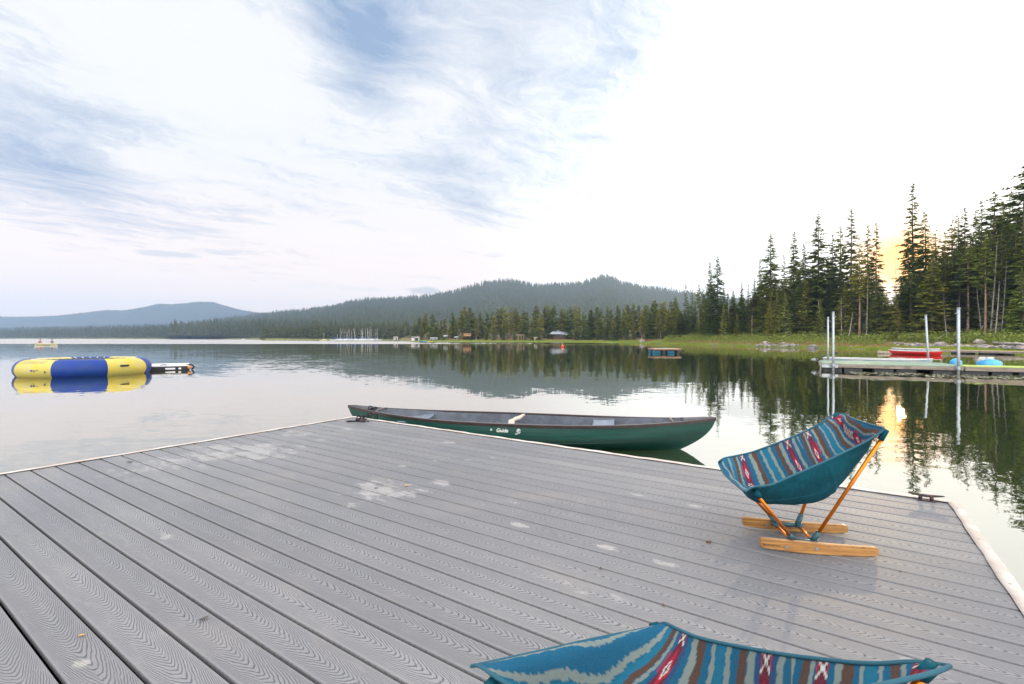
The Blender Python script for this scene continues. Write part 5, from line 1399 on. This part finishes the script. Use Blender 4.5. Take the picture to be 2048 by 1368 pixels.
# ------------------------------------------------------------------ sailboats at the marina
mastm = mat('pale_mast', (.62, .60, .58), .5); blue_cover = mat('blue_sail_cover', (.015, .07, .26), .75)
def sailboat_meshes():
    r = {}
    mb = MB(); boat_shell(mb, 5.2, 1.7, -.15, .62, .12, 2.4, True, nv=5, ns=16)
    o = mb.build('hull', wh, None, smooth=True); r['hull'] = o.data; bpy.data.objects.remove(o)
    mb = MB(); mb.prism([(-2.4, -.5), (-.6, -.62), (1.0, -.45), (2.3, -.05), (2.3, .05), (1.0, .45), (-.6, .62), (-2.4, .5)], .60, .66); mb.box((.4, 0, .78), (1.5, .8, .26), bev=.08); o = mb.build('cabin', wh, None); r['cabin'] = o.data; bpy.data.objects.remove(o)
    mb = MB(); mb.tube([(.6, 0, .6), (.6, 0, 7.2)], .05, 6, r2=.035); mb.tube([(.6, -.35, 4.6), (.6, .35, 4.6)], .03, 5); o = mb.build('mast', mastm, None); r['mast'] = o.data; bpy.data.objects.remove(o)
    mb = MB(); mb.tube([(.5, 0, 1.35), (-.8, 0, 1.42), (-2.2, 0, 1.3)], [.08, .11, .06], 8); mb.box((-1.4, 0, .72), (1.9, 1.0, .12), bev=.04); o = mb.build('sail_cover', blue_cover, None, smooth=True); r['sail_cover'] = o.data; bpy.data.objects.remove(o)
    return r
SB = sailboat_meshes(); rs = random.Random(12)
masts = [(681, 657, 0), (684, 657, -.25), (688, 659, 0), (692, 658, .2), (695, 660, -.2), (698, 659, 0), (703, 661, 0), (709, 656, .02), (713, 657, -.30), (722, 659, 0), (724.5, 656, 0), (727, 663, -.25), (730.5, 656, 0), (733, 659, .25), (734.5, 657, 0),
         (737, 656, -.1), (739, 659, 0), (745.5, 652, .02), (748.5, 658, 0), (751.5, 658, 0), (754.5, 657, 0), (674.5, 668, 0)]
for i, (px, ty, ln) in enumerate(masts):
    Y = 205 + (i * 7919 % 38); s = .98
    r = empty('sailboat', at(px - .6 * F / Y * .8, Y), R(rs.uniform(-14, 14)) + (math.pi if rs.random() < .3 else 0)); tag(r, 'white sailboat with blue cover and bare mast in the crowded marina', 'sailboat', 'sailboats moored in the crowded marina')
    if abs(px - 745.5) < .1: r['label'] = 'sailboat with the tallest mast, towards the right end of the crowded marina'; del r['group']
    if px == 674.5: r['label'] = 'sailboat with the shortest mast at the left end of the crowded marina'; del r['group']
    for nm in ('hull', 'cabin', 'sail_cover', 'mast'):
        c_ = bpy.data.objects.new(nm, SB[nm]); C.objects.link(c_); c_.parent = r
        if nm == 'mast': c_.scale = (1, 1, (hz(ty, Y)) / 7.2); c_.rotation_euler = (0, ln, 0)
sb2 = empty('sailboat', at(647, 225), R(4)); tag(sb2, 'cream boat with thin mast moored alone left of the crowded marina', 'sailboat'); 
mb = MB(); boat_shell(mb, 3.2, 1.2, -.1, .5, .1, 2.4, True, nv=5, ns=14); mb.build('hull', cream, sb2, smooth=True); MB().tube([(.2, 0, .3), (.2, 0, 3.6)], .04, 6).build('mast', mastm, sb2); mb = MB(); mb.box((.3, 0, .6), (1.2, .7, .35), bev=.1); mb.build('cabin', cream, sb2)
sb3 = empty('motor_boat', at(487, 330), R(-5)); tag(sb3, 'tiny white boat off the far left shore, seen beyond the water left of the marina', 'boat'); mb = MB(); boat_shell(mb, 2.6, 1.0, -.1, .5, .1, 2.4, True, nv=5, ns=14); mb.build('hull', wh, sb3, smooth=True); mb = MB(); mb.box((0, 0, .7), (.9, .6, .5), bev=.12); mb.build('cabin', wh, sb3)
# marina jetty and sheds
jet = empty('marina_jetty', at(812, 190), R(0)); tag(jet, 'long low marina jetty between the sailboats and the point', 'jetty')
mb = MB(); mb.box((-4, 8, .35), (22, 1.6, .12)); mb.build('deck', wood, jet); mb = MB()
for q in range(9): mb.tube([(-14 + q * 2.5, 7.3, -.5), (-14 + q * 2.5, 7.3, 1.3)], .09, 6)
mb.build('piles', wood, jet)
roofm = mat('pale_metal_roof', (.36, .40, .46), .6, .0, var=.15, vscale=1); logw = mat('dark_log_wall', (.13, .08, .05), .85, var=.3, vscale=2); glass = mat('dark_window_glass', (.03, .04, .05), .15)
def shed(px, Y, w, h, d, wall, roof, label, kind='shed', open_front=True, zb=None, rz=0.0):
    z = land_z(px, Y) if zb is None else zb
    r = empty(kind, at(px, Y, z), rz); tag(r, label, kind)
    mb = MB(); mb.box((0, d / 2, h / 2), (w, .1, h)); mb.box((-w / 2, 0, h / 2), (.1, d, h)); mb.box((w / 2, 0, h / 2), (.1, d, h)); mb.box((-w * .27, -d / 2, h / 2), (w * .42, .1, h)); mb.box((0, -d / 2, h * .9), (w, .1, h * .2)); mb.build('wall', wall, r)
    mb = MB(); mb.box((0, 0, h + .07), (w + .3, d + .3, .12)); mb.build('roof', roof, r)
    mb = MB(); mb.box((w * .25, -d * .2, h * .4), (w * .4, .08, h * .8)); mb.build('door', glass, r); return r
whwall = mat('white_shed_wall', (.66, .62, .60), .8, var=.15, vscale=1)
shed(791.5, 196, 1.3, 1.3, 1.4, whwall, whwall, 'small white hut on the marina jetty left of the larger white shed', zb=.5)
shed(831, 163, 2.3, 1.2, 2, whwall, whwall, 'white shed on the point right of the marina', zb=.45)
cab = empty('cabin', at(1118, 163, land_z(1118, 163) - .1), R(3)); tag(cab, 'low lodge with pale metal roof half hidden by conifers behind the beach', 'cabin')
mb = MB(); mb.box((0, 0, 1.0), (4.6, 4, 2.0)); mb.build('wall', logw, cab)
mb = MB(); mb.loft([[(-3.4, -3.0, 1.55), (-1.5, -.2, 3.1), (-1.5, .2, 3.1), (-3.4, 3.0, 1.55)], [(3.4, -3.0, 1.55), (1.1, -.2, 3.1), (1.1, .2, 3.1), (3.4, 3.0, 1.55)]])
mb.loft([[(-3.4, -3.0, 1.55), (-1.5, -.2, 3.1), (-1.5, .2, 3.1), (-3.4, 3.0, 1.55)], [(-3.4, -3.0, 1.5)] * 4]); mb.loft([[(3.4, -3.0, 1.55), (1.1, -.2, 3.1), (1.1, .2, 3.1), (3.4, 3.0, 1.55)], [(3.4, 3.0, 1.5)] * 4])
mb.box((1.9, -3.0, 1.42), (3, .1, .18)); mb.build('roof', roofm, cab)
for x in (-1.5, -.4, .7, 1.7): 
    mb = MB(); mb.box((x, -2.04, 1.0), (.7, .06, .8)); mb.build('window', glass, cab)
mb = MB()
for x in (-3.1, -1, 1, 3.1): mb.tube([(x, -2.8, 0), (x, -2.8, 1.5)], .07, 6)
mb.build('porch_post', logw, cab)
perg = empty('timber_frame', at(1042, 158, land_z(1042, 158))); tag(perg, 'open timber swing frame on the beach left of the pale-roofed lodge', 'timber frame')
tw = mat('tan_timber', (.42, .30, .20), .85)
for x in (-.9, 0, .9): MB().tube([(x, 0, 0), (x, 0, 1.8)], .07, 6).build('upright', tw, perg)
MB().tube([(-1.1, 0, 1.8), (1.1, 0, 1.8)], .07, 6).build('crossbar', tw, perg)
shed(1071, 158, 1.0, .9, .8, tw, whwall, 'small tan hut on the beach just left of the pale-roofed lodge', 'hut')
shed(1151, 160, 1.6, 1.5, 1.5, logw, tw, 'small brown hut right of the pale-roofed lodge', 'hut')
orw = mat('orange_brown_camper', (.42, .20, .08), .6, var=.2)
def camper(px, Y, w, h, body, top, label, zoff=0.0):
    r = empty('camper', at(px, Y, land_z(px, Y) + zoff), R(2)); tag(r, label, 'camper')
    mb = MB(); mb.box((0, 0, h * .55 + .2), (w, 1.4, h * .8), bev=.12); mb.build('body', body, r, smooth=False)
    mb = MB(); mb.box((0, 0, h * .98 + .2), (w * .9, 1.3, .10), bev=.04); mb.build('roof', top, r)
    for x in (-.25, .1, .32): 
        mb = MB(); mb.box((x * w, -.705, h * .7 + .2), (w * .16, .03, h * .22)); mb.build('window', glass, r)
    for x in (-.3, .3): 
        MB().tube([(x * w, -.66, .22), (x * w, -.72, .22)], .22, 12).build('wheel', blk, r)
    return r
camper(935, 166, 2.5, 1.3, orw, blk, 'orange-brown camper under the trees on the point', .9)
camper(891, 162, 1.4, .7, gryin, wh, 'white camper roof showing above the bushes on the point', 1.0)
camper(868, 161, 2.4, .8, gryin, wh, 'grey vehicle parked behind the coloured kayaks on the point', .2)
camper(913, 162, 1.3, .6, gryin, wh, 'pale vehicle right of the white camper on the point', .6)
def kayak(px, Y, col_m, label, L=1.5, z=None):
    z_ = land_z(px, Y) if z is None else z
    r = empty('kayak', at(px, Y, z_ + .12), R(rs.uniform(-12, 12))); tag(r, label, 'kayak'); mb = MB(); boat_shell(mb, L, .5, -.12, .16, .06, 1.8, False, nv=5, ns=14); mb.build('hull', col_m, r, smooth=True)
    mb = MB(); mb.prism([(L * .49 * math.cos(a), .22 * math.sin(a)) for a in [2 * math.pi * q / 20 for q in range(20)]], .13, .17); mb.build('top', col_m, r)
    MB().tube([(.22 * math.cos(a), .13 * math.sin(a), .18) for a in [2 * math.pi * q / 14 for q in range(15)]], .025, 5).build('cockpit_rim', blk, r)
kayak(852, 157, cyan, 'blue kayak drawn up on the point beside the yellow one', 2.0)
kayak(860.5, 156, mat('yellow_kayak', (.75, .55, .04), .4), 'yellow kayak drawn up on the point', 1.8)
kayak(843, 158, mat('teal_kayak', (.03, .22, .25), .4), 'teal kayak nearest the white shed on the point', 1.6)
kayak(1301, 122, mat('dull_red_kayak', (.35, .04, .06), .5), 'dull red kayak lying on the bank above the stones left of the swim raft', 3.2)
kayak(950, 160, mat('green_tent_cloth', (.02, .30, .15), .7), 'small green kayak on the slope below the trees on the point', 1.0)

# ------------------------------------------------------------------ rocks and driftwood
rockm = mat('granite_rock', (.25, .23, .225), .95, col2=(.11, .10, .105), vscale=2.0, bump=.6, bscale=6)
rockp = mat('pale_pinkish_rock', (.38, .32, .29), .95, col2=(.20, .175, .165), vscale=2.0, bump=.6, bscale=6)
def rock_mesh(seed):
    bm = bmesh.new(); bmesh.ops.create_icosphere(bm, subdivisions=3, radius=.5); rg = random.Random(seed)
    cuts = [(Vector((rg.gauss(0, 1), rg.gauss(0, 1), rg.gauss(0, .8))).normalized(), rg.uniform(.26, .42)) for _ in range(9)]
    for v in bm.verts:
        for n_, d_ in cuts:
            k_ = v.co.dot(n_)
            if k_ > d_: v.co -= n_ * (k_ - d_) * .92
        v.co += v.co.normalized() * mnoise.fractal(v.co * 3 + Vector((seed, 0, 0)), 1.0, 2.0, 3) * .05; v.co.z *= .75
    me = bpy.data.meshes.new('rock'); bm.to_mesh(me); bm.free(); me.materials.append(rockp if seed % 3 == 0 else rockm)
    return me
RK = [rock_mesh(s) for s in range(7)]
def rock(px, Y, w, h, label, group, k_=None, zoff=0.0):
    k_ = rs.randrange(7) if k_ is None else k_
    o = bpy.data.objects.new('rock', RK[k_]); C.objects.link(o); z = land_z(px, Y)
    o.location = (at(px, Y).x, Y, z + h * .28 + zoff); o.scale = (w / .8, w / .8, h / .55); o.rotation_euler = (rs.uniform(-.2, .2), rs.uniform(-.2, .2), rs.uniform(0, 6.28)); tag(o, label, 'rock', group); return o
rock(1625, 64.3, .95, .55, 'large pale boulder standing at the waterline left of the two dock posts', None, 1)
rock(1530, 76.5, .8, .7, 'pale block of stone at the top left of the stone slide', None, 3)
rock(1957, 52.5, 1.0, .42, 'biggest pale block in the row of rocks at the right', None, 0, .5)
rock(1882, 57, 1.0, .38, 'rounded pinkish boulder where the right-hand row of rocks begins', None, 3, .2)
for i in range(52):
    f = rs.random(); px = 1512 + 86 * rs.random(); d = (.1 + 6.5 * rs.random() ** 1.4) * (1 - abs(px - 1558) / 80)
    rock(px, shoreY(px) + max(.05, d), rs.uniform(.3, .72), rs.uniform(.2, .45), 'grey stone in the stone slide running down to the water left of the large boulder', 'stones of the slide on the bank')
for i in range(74):
    px = 1790 + 290 * (i + rs.random()) / 74; f = (px - 1790) / 290
    d = 7.5 - 1.0 * f + rs.uniform(-.9, 2.2)
    rock(px, shoreY(px) + d, rs.uniform(.35, .8), rs.uniform(.2, .42), 'grey rock in the long row of rocks along the bank behind the right-hand dock', 'rocks in the long row on the right bank', zoff=rs.uniform(0, .15))
for i in range(16):
    px = rs.choice((rs.uniform(1262, 1325), rs.uniform(1410, 1510), rs.uniform(1640, 1790))); d = rs.uniform(.2, 3)
    rock(px, shoreY(px) + d, rs.uniform(.25, .5), rs.uniform(.15, .3), 'small scattered stone near the waterline below the right-hand wood', 'scattered stones along the right waterline')
rock(1284, 125, 1.1, .7, 'pale stone heap at the tip of the beach left of the swim raft', None, 0); rock(1290, 123, .9, .5, 'smaller pale stone beside the heap at the tip of the beach', None, 3)
def dl(px, d, z=.1): Y = shoreY(px) + d; return Vector((at(px, Y).x, Y, land_z(px, Y) + z))
log('driftwood_log', dl(1812, 7.0, .1), dl(1868, 8.0, .12), .13, 'long grey driftwood log lying left of the row of rocks', DEAD, .07)
log('driftwood_log', dl(1988, 10.5, .25), dl(2090, 10.0, .25), .16, 'pale driftwood log on top of the rocks at the right edge', DEAD, .12)
log('fallen_trunk', dl(1868, 11.5, .05), dl(1890, 12.8, .75), .09, 'thin fallen trunk sloping on the shrubs behind the right-hand rocks', DEAD, .04)
log('fallen_trunk', dl(1955, 15.5, .0), dl(1968, 17, 1.6), .08, 'bare pole propped against the trees above the right-hand rocks', DEAD, .04)

# floating leaves and scum on the water
sp = []; rg = np.random.default_rng(21); V, Fc = [], []
padm = mat('floating_pale_debris', (.55, .48, .38), .8, col2=(.25, .30, .10), vscale=3)
for i in range(520):
    px = rg.uniform(1700, 2100) if i < 480 else rg.uniform(1150, 1700)
    Y = (17.4 - (px - 1800) * .0040 + rg.normal() * .55) if i < 480 else rg.uniform(14, 45)
    if i < 480 and px < 1850: Y += .9
    x, y = at(px, Y).x, Y; r_ = rg.uniform(.02, .075) if i < 480 else .03; i0 = len(V); a0 = rg.random() * 6
    for q in range(6): V.append((x + r_ * rg.uniform(.6, 1.2) * math.cos(a0 + q * 1.047), y + r_ * rg.uniform(.5, 1.1) * math.sin(a0 + q * 1.047), .012 + .006 * rg.random()))
    Fc.append(tuple(range(i0, i0 + 6)))
o = mesh_np('floating_leaves', V, Fc, padm); tag(o, 'pale leaves and bits floating in front of the right-hand dock', 'floating leaves', kind='stuff')

# ------------------------------------------------------------------ haze
m = bpy.data.materials.new('haze_air'); m.use_nodes = True; t = m.node_tree; t.nodes.clear(); o_ = t.nodes.new('ShaderNodeOutputMaterial'); pv = t.nodes.new('ShaderNodeVolumePrincipled')
pv.inputs['Color'].default_value = (.55, .74, 1.0, 1); pv.inputs['Density'].default_value = .00024; pv.inputs['Anisotropy'].default_value = .45
t.links.new(pv.outputs[0], o_.inputs['Volume'])
bm = bmesh.new(); bmesh.ops.create_cube(bm, size=1.0); bmesh.ops.transform(bm, matrix=Matrix.Translation((0, 1500, 124.0)) @ Matrix.Diagonal((7600, 3600, 252, 1)), verts=bm.verts)
me = bpy.data.meshes.new('haze'); bm.to_mesh(me); bm.free(); hz_o = link('haze', me, m); tag(hz_o, kind='stuff')
